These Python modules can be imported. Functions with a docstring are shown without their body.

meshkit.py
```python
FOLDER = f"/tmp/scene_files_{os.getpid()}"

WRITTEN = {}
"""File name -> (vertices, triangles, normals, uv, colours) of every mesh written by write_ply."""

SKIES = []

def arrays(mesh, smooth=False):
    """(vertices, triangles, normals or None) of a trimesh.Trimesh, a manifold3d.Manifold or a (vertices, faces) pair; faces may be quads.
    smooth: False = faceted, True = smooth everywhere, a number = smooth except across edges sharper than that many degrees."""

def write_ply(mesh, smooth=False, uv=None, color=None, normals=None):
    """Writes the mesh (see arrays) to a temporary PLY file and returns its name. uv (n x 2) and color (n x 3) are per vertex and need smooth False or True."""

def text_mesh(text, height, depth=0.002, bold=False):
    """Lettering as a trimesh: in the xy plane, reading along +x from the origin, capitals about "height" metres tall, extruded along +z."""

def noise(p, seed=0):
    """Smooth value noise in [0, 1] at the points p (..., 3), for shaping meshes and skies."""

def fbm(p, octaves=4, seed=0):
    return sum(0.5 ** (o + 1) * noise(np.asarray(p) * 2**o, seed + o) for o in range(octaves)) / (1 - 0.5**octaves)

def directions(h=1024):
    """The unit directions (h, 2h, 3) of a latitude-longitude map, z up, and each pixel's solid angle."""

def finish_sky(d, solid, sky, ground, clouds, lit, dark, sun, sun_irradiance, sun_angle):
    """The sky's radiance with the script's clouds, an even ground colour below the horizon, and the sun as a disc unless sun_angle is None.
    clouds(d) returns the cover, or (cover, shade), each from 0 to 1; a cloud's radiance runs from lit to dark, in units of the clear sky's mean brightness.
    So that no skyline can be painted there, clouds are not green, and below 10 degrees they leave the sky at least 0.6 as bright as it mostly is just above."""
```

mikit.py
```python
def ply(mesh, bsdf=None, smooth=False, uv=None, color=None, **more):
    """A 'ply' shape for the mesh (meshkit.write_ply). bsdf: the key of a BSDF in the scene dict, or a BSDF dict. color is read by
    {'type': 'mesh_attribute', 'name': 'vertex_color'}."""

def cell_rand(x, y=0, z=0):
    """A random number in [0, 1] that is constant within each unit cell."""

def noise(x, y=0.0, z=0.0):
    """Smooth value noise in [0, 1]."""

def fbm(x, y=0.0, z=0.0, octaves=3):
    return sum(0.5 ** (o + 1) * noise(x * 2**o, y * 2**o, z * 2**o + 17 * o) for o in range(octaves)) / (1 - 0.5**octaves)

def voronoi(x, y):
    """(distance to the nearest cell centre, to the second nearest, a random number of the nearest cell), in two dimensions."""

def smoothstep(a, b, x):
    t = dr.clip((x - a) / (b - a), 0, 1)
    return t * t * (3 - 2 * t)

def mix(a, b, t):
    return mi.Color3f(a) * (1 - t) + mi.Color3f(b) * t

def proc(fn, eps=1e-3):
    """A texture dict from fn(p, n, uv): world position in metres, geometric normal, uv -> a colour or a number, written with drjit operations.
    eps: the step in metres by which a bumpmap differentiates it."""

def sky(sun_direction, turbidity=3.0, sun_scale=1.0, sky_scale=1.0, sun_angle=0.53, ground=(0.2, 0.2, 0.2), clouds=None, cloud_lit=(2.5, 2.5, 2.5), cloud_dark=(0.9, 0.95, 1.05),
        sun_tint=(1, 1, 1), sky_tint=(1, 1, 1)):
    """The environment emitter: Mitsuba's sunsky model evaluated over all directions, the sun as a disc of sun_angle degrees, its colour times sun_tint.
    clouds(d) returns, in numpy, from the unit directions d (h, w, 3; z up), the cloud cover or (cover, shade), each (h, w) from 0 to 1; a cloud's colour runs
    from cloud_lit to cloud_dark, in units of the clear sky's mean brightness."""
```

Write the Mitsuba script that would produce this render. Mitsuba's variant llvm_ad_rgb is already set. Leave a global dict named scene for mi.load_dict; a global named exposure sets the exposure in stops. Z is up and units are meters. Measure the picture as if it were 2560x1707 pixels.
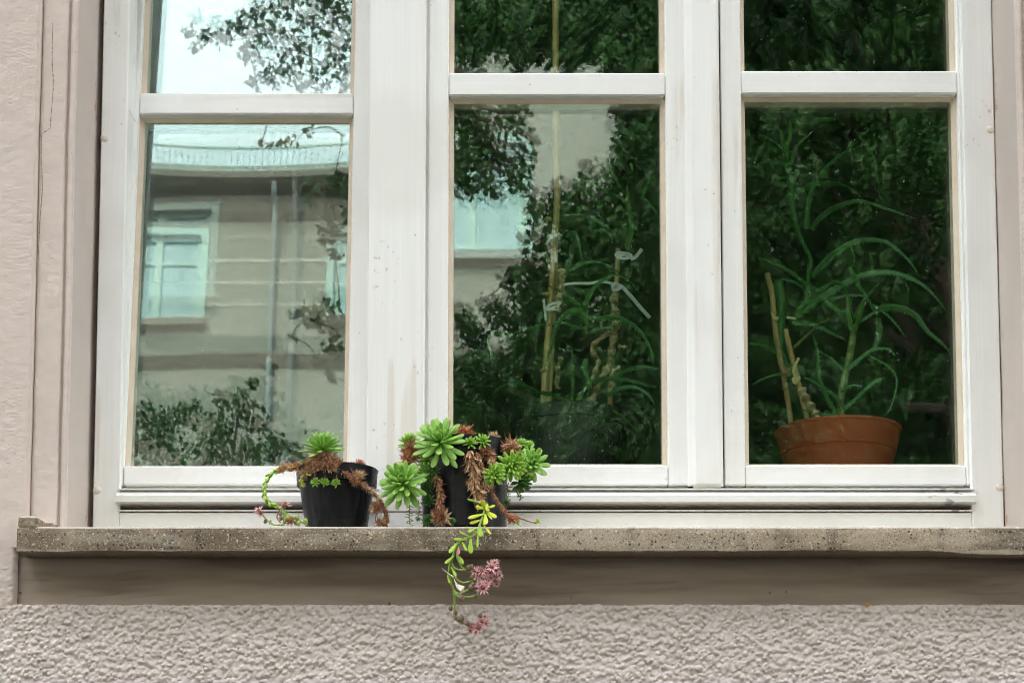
import math, random
import numpy as np, trimesh, mitsuba as mi, drjit as dr
import mikit, meshkit
from scipy.spatial import cKDTree
from shapely.geometry import Polygon

scene, labels = {}, {}
rng = np.random.default_rng(7)

# ------------------------------------------------------------------ camera, sky, exposure
F, CX, CYP, TH, D, CZ = 4571.0, 1300.0, 1769.0, math.radians(5.3), 2.77, 1.45   # focal length and principal point in photograph pixels (2560 wide)
T = mi.ScalarTransform4f
scene['camera'] = {'type': 'perspective', 'fov': 2 * math.degrees(math.atan(1280 / F)), 'fov_axis': 'x', 'near_clip': 0.05, 'far_clip': 600.0,
                   'principal_point_offset_x': -(CX - 1280) / 2560, 'principal_point_offset_y': -(CYP - 853.5) / 1707,
                   'to_world': T().look_at(origin=[0, -D, CZ], target=[0, -D + math.cos(TH), CZ + math.sin(TH)], up=[0, 0, 1])}
scene['daylight'] = mikit.sky((-0.25, 0.72, 0.64), turbidity=3, sun_scale=0.27, sky_scale=1.0, sun_angle=16, ground=(0.1, 0.1, 0.1),
                              clouds=lambda d: (np.ones(d.shape[:2]), 1 - np.clip(d[..., 2], 0, 1)),   # an overcast sky is three times as bright overhead as at the horizon
                              cloud_lit=(3.56, 3.68, 3.83), cloud_dark=(1.38, 1.4, 1.44))
exposure = 4.17

C0 = np.array([0, -D, CZ])


def ray(px, py):
    u, v = (px - CX) / F, (CYP - py) / F
    return np.array([u, math.cos(TH) - v * math.sin(TH), math.sin(TH) + v * math.cos(TH)])


def at(px, py, Y=0.0):
    """The point of the plane y = Y that the photograph shows at this pixel."""
    d = ray(px, py)
    return C0 + d * (Y + D) / d[1]


def X(px, py, Y=0.0): return float(at(px, py, Y)[0])
def Z(py, Y=0.0): return float(at(1300, py, Y)[2])


def seen_in_glass(px, py, Y, tilt=0.0, hz=2.054, yg=0.034):
    """Where in the street a thing stands that the panes mirror at this pixel."""
    d, r = ray(px, py), math.radians(tilt)
    n, o = np.array([0, -math.cos(r), math.sin(r)]), np.array([0, yg, hz])
    P = C0 + d * (((o - C0) @ n) / (d @ n))
    e = d - 2 * (d @ n) * n
    return P + e * (Y - P[1]) / e[1]


TILT = 5.8

# ------------------------------------------------------------------ materials
proc, fbm, noise, vor, smst, mix = mikit.proc, mikit.fbm, mikit.noise, mikit.voronoi, mikit.smoothstep, mikit.mix


def mat(name, color, rough=0.6, spec=0.5, bump=None, scale=1e-3, eps=1e-3, two=True, **more):
    c = {'type': 'rgb', 'value': list(color)} if isinstance(color, (tuple, list)) else proc(color)
    b = {'type': 'principled', 'base_color': c, 'roughness': rough, 'specular': spec, **more}
    if bump is not None:
        b = {'type': 'bumpmap', 'texture': proc(bump, eps), 'scale': scale, 'bsdf': b}
    scene[name] = {'type': 'twosided', 'bsdf': b} if two else b


def polyline_dist(p, pts):
    best = mi.Float(9)
    for (ax, az), (bx, bz) in zip(pts[:-1], pts[1:]):
        dx, dz = bx - ax, bz - az
        t = dr.clip(((p.x - ax) * dx + (p.z - az) * dz) / (dx * dx + dz * dz), 0, 1)
        best = dr.minimum(best, dr.sqrt(dr.square(p.x - ax - t * dx) + dr.square(p.z - az - t * dz)))
    return best


CRACK = [(X(a, b, -.118), Z(b, -.118)) for a, b in ((131, 60), (130, 160), (134, 212), (125, 322), (104, 336), (103, 400), (106, 470), (99, 560), (95, 650))]


def plaster_color(p, n, uv):
    t = fbm(p.x * 6, p.y * 6, p.z * 6, 4)
    c = mix((0.55, 0.465, 0.418), (0.625, 0.535, 0.485), t)
    k = noise(p.x * 90, p.y * 90, p.z * 90)
    c = c * (0.96 + 0.08 * k)
    sp = smst(0.90, 0.95, noise(p.x * 260 + 7, p.y * 260, p.z * 260)) * smst(0.5, 0.75, noise(p.x * 35, p.y * 35, p.z * 35 + 3))
    c = mix(c, (0.10, 0.08, 0.07), sp * 0.55)
    crack = smst(0.00075, 0.0003, polyline_dist(p, CRACK) + 0.0008 * (noise(p.x * 300, p.z * 300, 5) - 0.5)) * smst(-0.128, -0.126, p.y) * smst(-0.10, -0.112, p.y)
    return mix(c, (0.09, 0.07, 0.06), crack * 0.75)


def grain_bump(p, n, uv):
    return fbm(p.x * 330, p.y * 330, p.z * 330, 2) + 0.5 * noise(p.x * 120, p.y * 120, p.z * 120)


mat('plaster', plaster_color, 0.9, 0.2, grain_bump, 0.0008, 5e-4)


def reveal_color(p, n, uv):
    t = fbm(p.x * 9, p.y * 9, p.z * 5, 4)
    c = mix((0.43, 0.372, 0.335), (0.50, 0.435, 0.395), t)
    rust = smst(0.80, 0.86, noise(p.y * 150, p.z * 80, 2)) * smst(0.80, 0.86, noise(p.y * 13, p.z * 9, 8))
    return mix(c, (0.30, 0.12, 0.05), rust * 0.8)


mat('reveal_plaster', reveal_color, 0.85, 0.25, grain_bump, 0.0005, 8e-4)


def shaded_band_color(p, n, uv):
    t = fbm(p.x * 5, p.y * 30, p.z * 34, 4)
    c = mix((0.235, 0.185, 0.145), (0.40, 0.33, 0.275), smst(.25, .75, t))  # part of the shade below the sill is put into this darker brown
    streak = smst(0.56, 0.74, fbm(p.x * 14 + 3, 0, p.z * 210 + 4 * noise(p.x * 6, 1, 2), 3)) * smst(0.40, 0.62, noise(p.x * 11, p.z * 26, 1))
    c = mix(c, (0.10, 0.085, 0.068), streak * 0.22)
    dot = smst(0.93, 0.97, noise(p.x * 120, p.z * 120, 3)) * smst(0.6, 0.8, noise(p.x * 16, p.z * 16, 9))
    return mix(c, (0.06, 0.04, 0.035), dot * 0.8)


mat('shaded_band_plaster', shaded_band_color, 0.85, 0.2, lambda p, n, uv: fbm(p.x * 20, p.y * 90, p.z * 160, 3), 0.0006, 8e-4)


def rough_color(p, n, uv):
    t = fbm(p.x * 7, 0, p.z * 7, 3)
    k = noise(p.x * 150, p.y * 150, p.z * 150)
    return mix((0.595, 0.525, 0.49), (0.67, 0.60, 0.565), 0.6 * t + 0.4 * k)


mat('rough_plaster', rough_color, 0.95, 0.15, lambda p, n, uv: fbm(p.x * 420, p.y * 420, p.z * 420, 2), 0.0007, 4e-4)


def paint(axis):
    def color(p, n, uv):
        a, b = (p.x, p.z) if axis == 'x' else (p.z, p.x)
        g = fbm(a * 6, b * 420, p.y * 60, 3)
        c = mix((0.765, 0.755, 0.73), (0.825, 0.82, 0.805), g)
        t = fbm(p.x * 5, p.y * 5, p.z * 5, 3)
        c = mix(c, (0.71, 0.69, 0.645), smst(0.52, 0.8, t) * 0.6)
        st = smst(0.60, 0.76, fbm(a * 3 + 9, b * 55, 1, 3)) * smst(0.50, 0.68, noise(a * 6, b * 11, 4))
        c = mix(c, (0.55, 0.45, 0.34), st * 0.34)
        chip = smst(0.74, 0.77, fbm(p.x * 190, p.y * 190, p.z * 110, 3)) * smst(0.72, 0.80, noise(p.x * 14 + 5, p.y * 9, p.z * 8))
        c = mix(c, (0.33, 0.22, 0.14), chip * 0.4)
        f1, f2, w = vor(p.x * 55, p.z * 55)
        fly = smst(0.075, 0.03, f1 + 0.05 * (noise(p.x * 900, p.z * 900, 3) - .5)) * dr.select(w > 0.955, 1.0, 0.0) * smst(0.45, 0.6, noise(p.x * 9, p.z * 9, 2))
        return mix(c, (0.08, 0.07, 0.06), fly * 0.85)
    return color


def paint_bump(axis):
    def b(p, n, uv):
        a, c = (p.x, p.z) if axis == 'x' else (p.z, p.x)
        return fbm(a * 10, c * 520, p.y * 80, 2)
    return b


mat('white_paint_rail', paint('x'), 0.42, 0.45, paint_bump('x'), 0.00016, 4e-4)
mat('white_paint_stile', paint('z'), 0.42, 0.45, paint_bump('z'), 0.00016, 4e-4)


def weather_color(p, n, uv):
    g = fbm(p.x * 3, p.y * 30, p.z * 200, 3)
    c = mix((0.66, 0.655, 0.63), (0.76, 0.76, 0.745), g)
    underside = smst(-0.1, -0.6, n.z)  # downward faces toned darker and browner
    c = mix(c, (0.40, 0.36, 0.30), underside * (0.35 + 0.5 * fbm(p.x * 12, 0, p.z * 30, 3)))
    end = smst(0.58, 0.70, p.x) * smst(0.60, 0.72, fbm(p.x * 70, p.y * 70, p.z * 90, 3))
    return mix(c, (0.07, 0.06, 0.05), end * 0.8)


mat('weather_metal', weather_color, 0.35, 0.5)
mat('bead_putty', lambda p, n, uv: mix((0.56, 0.45, 0.34), (0.70, 0.60, 0.49), fbm(p.x * 30, p.y * 30, p.z * 30, 3)), 0.7, 0.3)
mat('cap_plastic', (0.66, 0.60, 0.52), 0.5)
mat('dark_joint', lambda p, n, uv: mix((0.012, 0.013, 0.013), (0.06, 0.052, 0.045), smst(0.5, 0.75, fbm(p.x * 80, p.y * 40, p.z * 60, 3))), 0.95, 0.1)
mat('spacer_metal', (0.30, 0.32, 0.31), 0.4)


def sill_color(p, n, uv):
    front = dr.abs(n.y) > 0.6
    u, v = p.x, dr.select(front, p.z, p.y)
    t = fbm(p.x * 7, p.y * 7, p.z * 16, 4)
    c = mix((0.155, 0.118, 0.080), (0.35, 0.28, 0.20), smst(0.28, 0.72, t))
    run = smst(0.55, 0.75, fbm(p.x * 38, 2, p.z * 5, 3))
    c = c * (1 - 0.35 * run)
    lime = smst(0.55, 0.7, fbm(p.x * 10 + 4, 0, p.z * 45, 3))
    c = mix(c, (0.38, 0.34, 0.27), lime * 0.35)
    fine = noise(p.x * 700, p.y * 700, p.z * 700)
    c = c * (0.78 + 0.44 * fine)
    wx, wz = u + 0.0012 * noise(u * 700, v * 700, 1), v + 0.0012 * noise(u * 700, v * 700, 2)
    f1, f2, w = vor(wx * 210, wz * 210)
    g = smst(0.40, 0.28, f1) * smst(0.30, 0.5, fbm(p.x * 16 + 2, 0, p.z * 40, 2))
    c = mix(c, (0.018, 0.02, 0.024), g * dr.select(w > 0.87, 0.80, 0.0))
    c = mix(c, (0.66, 0.61, 0.50), g * dr.select((w > 0.08) & (w < 0.13), 0.55, 0.0))
    f3, f4, w2 = vor(wx * 460 + 9, wz * 460)
    g2 = smst(0.42, 0.3, f3)
    c = mix(c, (0.62, 0.58, 0.48), g2 * dr.select(w2 > 0.86, 0.55, 0.0))
    c = mix(c, (0.03, 0.03, 0.035), g2 * dr.select(w2 < 0.13, 0.75, 0.0))
    c = mix(c, (0.16, 0.125, 0.095), smst(-0.4, -0.8, n.z) * 0.8)  # downward faces darkened: their shade is put into the colour
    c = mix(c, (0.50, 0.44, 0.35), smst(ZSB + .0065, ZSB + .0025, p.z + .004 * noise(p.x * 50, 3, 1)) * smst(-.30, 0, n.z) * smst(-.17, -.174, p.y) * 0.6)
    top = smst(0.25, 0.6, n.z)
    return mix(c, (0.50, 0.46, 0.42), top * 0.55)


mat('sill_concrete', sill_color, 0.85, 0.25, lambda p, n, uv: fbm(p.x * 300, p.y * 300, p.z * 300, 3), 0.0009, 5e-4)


def pot_black(p, n, uv):
    dust = smst(0.45, 0.8, fbm(p.x * 160, p.y * 160, p.z * 12, 3))
    return mix((0.007, 0.008, 0.010), (0.10, 0.105, 0.11), dust * 0.10)


mat('black_plastic', pot_black, 0.34, 0.22)
mat('dark_pot', (0.02, 0.022, 0.022), 0.3, 0.5)
mat('terracotta_plastic', lambda p, n, uv: mix((0.60, 0.100, 0.040), (0.66, 0.125, 0.052), fbm(p.x * 20, p.y * 20, p.z * 20, 3)), 0.45, 0.4)
mat('soil', lambda p, n, uv: mix((0.03, 0.02, 0.013), (0.10, 0.07, 0.045), noise(p.x * 200, p.y * 200, p.z * 200)), 0.95, 0.1)


def leafmat(name, base, mid, tip, rough=0.42, tip_at=(0.84, 0.99), vary=0.25):
    def color(p, n, uv):
        k = noise(p.x * 40, p.y * 40, p.z * 40)
        c = mix(base, mid, smst(0.0, 0.55, uv.y))
        c = mix(c, tip, smst(tip_at[0], tip_at[1], uv.y + 0.08 * (k - 0.5)))
        edge = smst(0.70, 1.0, dr.abs(uv.x))
        c = mix(c, [min(1.0, 1.5 * x + .02) for x in mid], edge * 0.35)
        return c * (1 - vary / 2 + vary * k)
    mat(name, color, rough + .06, 0.3)


leafmat('leaf_fresh', (0.245, 0.45, 0.055), (0.235, 0.44, 0.085), (0.31, 0.43, 0.11))
leafmat('leaf_bright', (0.22, 0.42, 0.035), (0.235, 0.44, 0.05), (0.40, 0.50, 0.17))
leafmat('leaf_dark', (0.06, 0.15, 0.035), (0.075, 0.19, 0.04), (0.10, 0.20, 0.05))
leafmat('leaf_lime', (0.42, 0.55, 0.04), (0.47, 0.56, 0.035), (0.62, 0.30, 0.15), tip_at=(0.78, 1.0))
leafmat('leaf_trail', (0.34, 0.50, 0.06), (0.30, 0.48, 0.05), (0.45, 0.33, 0.10), tip_at=(0.86, 1.0))
leafmat('leaf_rosy', (0.34, 0.22, 0.09), (0.42, 0.17, 0.12), (0.30, 0.10, 0.08), vary=0.5)
leafmat('petal_pink', (0.46, 0.17, 0.20), (0.62, 0.33, 0.35), (0.74, 0.52, 0.52), rough=0.6, vary=0.35)
mat('flower_eye', lambda p, n, uv: mix((0.10, 0.05, 0.02), (0.28, 0.13, 0.06), noise(p.x * 900, p.y * 900, p.z * 900)), 0.8)
mat('flower_bud', lambda p, n, uv: mix((0.12, 0.16, 0.05), (0.26, 0.10, 0.09), noise(p.x * 250, p.y * 250, p.z * 250)), 0.6)
mat('dry_leaf', lambda p, n, uv: mix(mix((0.25, 0.115, 0.06), (0.54, 0.29, 0.165), noise(p.x * 130, p.y * 130, p.z * 130)), (0.62, 0.45, 0.29), smst(0.50, 0.8, noise(p.x * 60, p.y * 60, p.z * 60 + 5))), 0.7, 0.3)
mat('dry_leaf_tan', lambda p, n, uv: mix((0.30, 0.165, 0.085), (0.60, 0.41, 0.24), noise(p.x * 110, p.y * 110, p.z * 110)), 0.7, 0.3)
mat('dry_leaf_orange', lambda p, n, uv: mix((0.45, 0.19, 0.09), (0.62, 0.34, 0.18), noise(p.x * 120, p.y * 120, p.z * 120)), 0.65, 0.3)
mat('green_stem', lambda p, n, uv: mix((0.22, 0.33, 0.07), (0.30, 0.42, 0.10), noise(p.x * 90, p.y * 90, p.z * 90)), 0.5)
mat('brown_stem', lambda p, n, uv: mix((0.16, 0.07, 0.035), (0.33, 0.16, 0.08), noise(p.x * 200, p.y * 200, p.z * 200)), 0.75)
mat('papery_petal', (0.66, 0.62, 0.46), 0.6)
mat('berry_skin', (0.62, 0.26, 0.03), 0.3)

mat('aloe_leaf', lambda p, n, uv: mix((0.022, 0.14, 0.020), (0.055, 0.22, 0.038), fbm(p.x * 18, p.y * 18, p.z * 18, 3)), 0.4, 0.5)
mat('aloe_leaf_bright', lambda p, n, uv: mix((0.07, 0.23, 0.025), (0.13, 0.33, 0.045), fbm(p.x * 18, p.y * 18, p.z * 18, 3)), 0.4, 0.5)
mat('aloe_stem', lambda p, n, uv: mix((0.16, 0.25, 0.06), (0.36, 0.42, 0.15), smst(0.35, 0.65, noise(0, 0, p.z * 75))), 0.5)
mat('aloe_bark', lambda p, n, uv: mix((0.26, 0.14, 0.06), (0.80, 0.64, 0.40), smst(0.3, 0.7, fbm(p.x * 20, p.y * 20, p.z * 95, 3))), 0.7)
mat('bamboo', lambda p, n, uv: mix((0.58, 0.36, 0.12), (0.80, 0.60, 0.28), fbm(p.x * 60, p.y * 60, p.z * 12, 3)), 0.45)
mat('tie_tape', (0.80, 0.83, 0.80), 0.5)
mat('tie_raffia', (0.75, 0.62, 0.32), 0.6)

mat('room_wall', (0.20, 0.19, 0.17), 0.95, 0.1)
mat('inner_board', (0.45, 0.44, 0.42), 0.5)
mat('dust', (0.55, 0.55, 0.52), 1.0, 0.0)

# glass: float glass is never optically flat, which softens far reflections a little
def float_wave(p, n, uv):
    return noise(p.x * 900, p.y * 900, p.z * 900)


def pane_bsdf(name, ior, refl, trans, soft=5.5e-7):
    scene[name] = {'type': 'bumpmap', 'texture': proc(float_wave, 2.5e-4), 'scale': soft,
                   'bsdf': {'type': 'thindielectric', 'int_ior': ior, 'specular_reflectance': {'type': 'rgb', 'value': list(refl)},
                            'specular_transmittance': {'type': 'rgb', 'value': list(trans)}}}


pane_bsdf('glass_outer', 1.98, (0.74, 1.0, 0.93), (0.90, 0.98, 0.93))
pane_bsdf('glass_inner', 1.85, (1.0, 0.94, 0.98), (0.92, 0.98, 0.94))

# ------------------------------------------------------------------ mesh helpers
used = {}


def key_for(base):
    if base not in used:
        used[base] = 0
        return base
    used[base] += 1
    return f'{base}_{used[base]:03d}'


def add(base, mesh, bsdf, smooth=False, uv=None, kind=None, label=None):
    k = key_for(base)
    scene[k] = mikit.ply(mesh, bsdf, smooth=smooth, uv=uv)
    if kind or label:
        labels[k] = {a: b for a, b in (('kind', kind), ('label', label)) if b}
    return k


def tag(k, label, cat=None, group=None, kind=None):
    labels[k] = {a: b for a, b in (('label', label), ('category', cat), ('group', group), ('kind', kind)) if b}


def cat(ms): return trimesh.util.concatenate(ms)


def cbox(x0, x1, y0, y1, z0, z1, b=0.0):
    """A box with chamfered edges."""
    if b <= 0:
        m = trimesh.creation.box(extents=(x1 - x0, y1 - y0, z1 - z0))
        m.apply_translation(((x0 + x1) / 2, (y0 + y1) / 2, (z0 + z1) / 2))
        return m
    p = []
    for x, sx in ((x0, 1), (x1, -1)):
        for y, sy in ((y0, 1), (y1, -1)):
            for z, sz in ((z0, 1), (z1, -1)):
                p += [(x + sx * b, y + sy * b, z), (x + sx * b, y, z + sz * b), (x, y + sy * b, z + sz * b)]
    return trimesh.Trimesh(np.array(p), process=False).convex_hull


def prism(pts, axis, a0, a1):
    """Extrudes a closed profile: axis 'x' takes (y, z) points, axis 'z' takes (x, y) points."""
    poly = Polygon(pts)
    m = trimesh.creation.extrude_polygon(poly, a1 - a0, engine='earcut')
    v = m.vertices.copy()
    if axis == 'x':
        m.vertices = np.stack([v[:, 2] + a0, v[:, 0], v[:, 1]], 1)
    else:
        v[:, 2] += a0
        m.vertices = v
    m.fix_normals()
    return m


def smooth_path(pts, n=6):
    """A Catmull-Rom curve through the points (any number of columns)."""
    p = np.asarray(pts, float)
    if len(p) < 3:
        t = np.linspace(0, 1, n + 1)[:, None]
        return p[0] * (1 - t) + p[-1] * t
    q = np.vstack([2 * p[0] - p[1], p, 2 * p[-1] - p[-2]])
    out = []
    for i in range(len(p) - 1):
        a, b, c, d = q[i:i + 4]
        for t in np.linspace(0, 1, n, endpoint=False):
            out.append(0.5 * (2 * b + (c - a) * t + (2 * a - 5 * b + 4 * c - d) * t * t + (3 * b - a - 3 * c + d) * t ** 3))
    return np.vstack([out, p[-1:]])


def frames(p):
    t = np.gradient(p, axis=0)
    t /= np.linalg.norm(t, axis=1, keepdims=True) + 1e-12
    u = np.cross(t[0], (0.3, 0.9, 0.2))
    us = []
    for k in t:
        u = u - k * (u @ k)
        u /= np.linalg.norm(u) + 1e-12
        us.append(u)
    us = np.array(us)
    return t, us, np.cross(t, us)


def tube(pts, radius, sides=7, n=5):
    """A round stem through the points; radius: one number or one per point."""
    p = np.asarray(pts, float)
    r = np.broadcast_to(np.asarray(radius, float), (len(p),))
    c = smooth_path(np.column_stack([p, r]), n)
    p, r = c[:, :3], np.maximum(c[:, 3], 1e-5)
    t, u, w = frames(p)
    a = np.arange(sides) * 2 * np.pi / sides
    v = p[:, None] + r[:, None, None] * (np.cos(a)[None, :, None] * u[:, None] + np.sin(a)[None, :, None] * w[:, None])
    v = np.vstack([v.reshape(-1, 3), p[:1], p[-1:]])
    f, m = [], len(p)
    for i in range(m - 1):
        for j in range(sides):
            k = (j + 1) % sides
            f += [(i * sides + j, i * sides + k, (i + 1) * sides + k), (i * sides + j, (i + 1) * sides + k, (i + 1) * sides + j)]
    for j in range(sides):
        k = (j + 1) % sides
        f += [(m * sides, k, j), (m * sides + 1, (m - 1) * sides + j, (m - 1) * sides + k)]
    return trimesh.Trimesh(v, f, process=False)


def lathe(profile, centre, sides=48):
    """Revolves (radius, z) points about the upright axis at centre."""
    pr = np.array(profile, float)
    a = np.arange(sides) * 2 * np.pi / sides
    v = np.stack([pr[:, None, 0] * np.cos(a), pr[:, None, 0] * np.sin(a), np.repeat(pr[:, 1:], sides, 1)], -1).reshape(-1, 3) + np.asarray(centre)
    f = []
    for i in range(len(pr) - 1):
        for j in range(sides):
            k = (j + 1) % sides
            f += [(i * sides + j, i * sides + k, (i + 1) * sides + k), (i * sides + j, (i + 1) * sides + k, (i + 1) * sides + j)]
    return trimesh.Trimesh(v, f, process=False)


def unit(v):
    v = np.asarray(v, float)
    return v / (np.linalg.norm(v) + 1e-12)


# ------------------------------------------------------------------ the house wall
YW, YS, YB = -0.125, -0.118, -0.110      # outer wall, window surround, band under the sill
ZTOP = 3.55                              # top of the window opening
ZS = Z(1318, -0.177)                     # front top edge of the sill
ZSB = Z(1380, -0.177)                    # its lower edge
ZROUGH = Z(1512, YW)                     # top of the rough plaster
Lp = lambda px, Y: X(px, 640, Y)


def strip_wall(prof, z0, z1, nz):
    """A wall strip of constant plan (x, y), roughened along its edges."""
    prof = np.array(prof, float)
    zz = np.linspace(z0, z1, nz)
    v = np.zeros((nz, len(prof), 3))
    v[:, :, 0], v[:, :, 1], v[:, :, 2] = prof[None, :, 0], prof[None, :, 1], zz[:, None]
    w = v.reshape(-1, 3)
    q = w * np.array([70, 70, 45.0])
    d = 0.0009 * (meshkit.fbm(q, 3, 3) - 0.5)[:, None] * np.array([1.0, 1.3, 0]) + 0.002 * (meshkit.fbm(w * 9, 2, 5) - 0.5)[:, None] * np.array([1.0, .6, 0])
    w = w + d
    i, j = np.meshgrid(np.arange(nz - 1), np.arange(len(prof) - 1), indexing='ij')
    a = (i * len(prof) + j).ravel()
    n = len(prof)
    f = np.vstack([np.column_stack([a, a + 1, a + n + 1]), np.column_stack([a, a + n + 1, a + n])])
    return trimesh.Trimesh(w, f, process=False), np.column_stack([w[:, 0] - w[:, 1], w[:, 2]])


def resample(prof, step):
    out = []
    for a, b in zip(prof[:-1], prof[1:]):
        m = max(1, int(math.hypot(b[0] - a[0], b[1] - a[1]) / step))
        out += [(a[0] + (b[0] - a[0]) * k / m, a[1] + (b[1] - a[1]) * k / m) for k in range(m)]
    return out + [prof[-1]]


# left surround in plan: wall, groove, flat band, roll, then the reveal back to the frame
xl = [Lp(a, Y) for a, Y in ((86, YW), (92, -.113), (96, YS), (156, YS), (160, -.1115), (164, -.1115), (167, -.116), (178, -.1155), (182, -.110))]
left_plan = [(-1.30, YW), (xl[0] - .002, YW), (xl[0], YW + .004), (xl[1], -.1115), (xl[2], YS + .001), (xl[3], YS), (xl[4], -.1105), (xl[5], -.1105), (xl[6], -.1165), (xl[7], -.1155), (xl[8], -.108)]
ZL0 = Z(1300, YS) - 0.02
for side in (1, -1):
    sx = (lambda x: x) if side == 1 else (lambda x: 2 * 0.040 - x)
    plan = [(sx(x), y) for x, y in resample(left_plan, 0.0035)]
    m, uv = strip_wall(plan, ZS - 0.02, ZTOP, 400)
    if side == -1:
        m.invert()
    add('house_wall__window_surround', m, 'plaster', True, uv, label='smooth plaster surround with a hairline crack' if side == 1 else None)
    inner = [(sx(x), y) for x, y in resample([(xl[8], -.108), (Lp(231.5, .0), .0), (Lp(231.5, .0), .075)], 0.006)]
    m, uv = strip_wall(inner, ZS - 0.02, ZTOP, 220)
    if side == -1:
        m.invert()
    add('house_wall__window_reveal', m, 'reveal_plaster', True, uv)
    g = sorted((sx(Lp(226, .03)), sx(Lp(246, .03))))
    add('house_wall__joint_filler', cbox(g[0], g[1], .045, .085, ZS, ZTOP), 'dark_joint')
xr = 2 * 0.040 - (-1.30)
XJL, XJR = Lp(231.5, 0), 2 * 0.040 - Lp(231.5, 0)
# smooth band below the sill, and the rough-cast base with its lumps as real relief
def grid_xz(x0, x1, z0, z1, nx, nz, Y):
    xs, zs = np.linspace(x0, x1, nx), np.linspace(z0, z1, nz)
    v = np.stack([np.repeat(xs[None], nz, 0), np.full((nz, nx), Y), np.repeat(zs[:, None], nx, 1)], -1).reshape(-1, 3)
    i, j = np.meshgrid(np.arange(nz - 1), np.arange(nx - 1), indexing='ij')
    a = (i * nx + j).ravel()
    f = np.vstack([np.column_stack([a, a + 1, a + nx + 1]), np.column_stack([a, a + nx + 1, a + nx])])
    return v, f


XE = X(42, 1350, -.177)                  # left end of the sill
XW = X(44, 1440, YW)                     # right edge of the wall beside it
v, f = grid_xz(XW - .004, 1.0, ZROUGH - 0.03, ZSB + 0.03, 300, 40, YB)
v[:, 1] += 0.003 * (meshkit.fbm(v * np.array([5, 1, 25.]), 3, 2) - 0.5)
add('house_wall__plain_band', trimesh.Trimesh(v, f, process=False), 'shaded_band_plaster', True, v[:, [0, 2]], label='smooth shaded plaster band under the sill')


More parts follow.
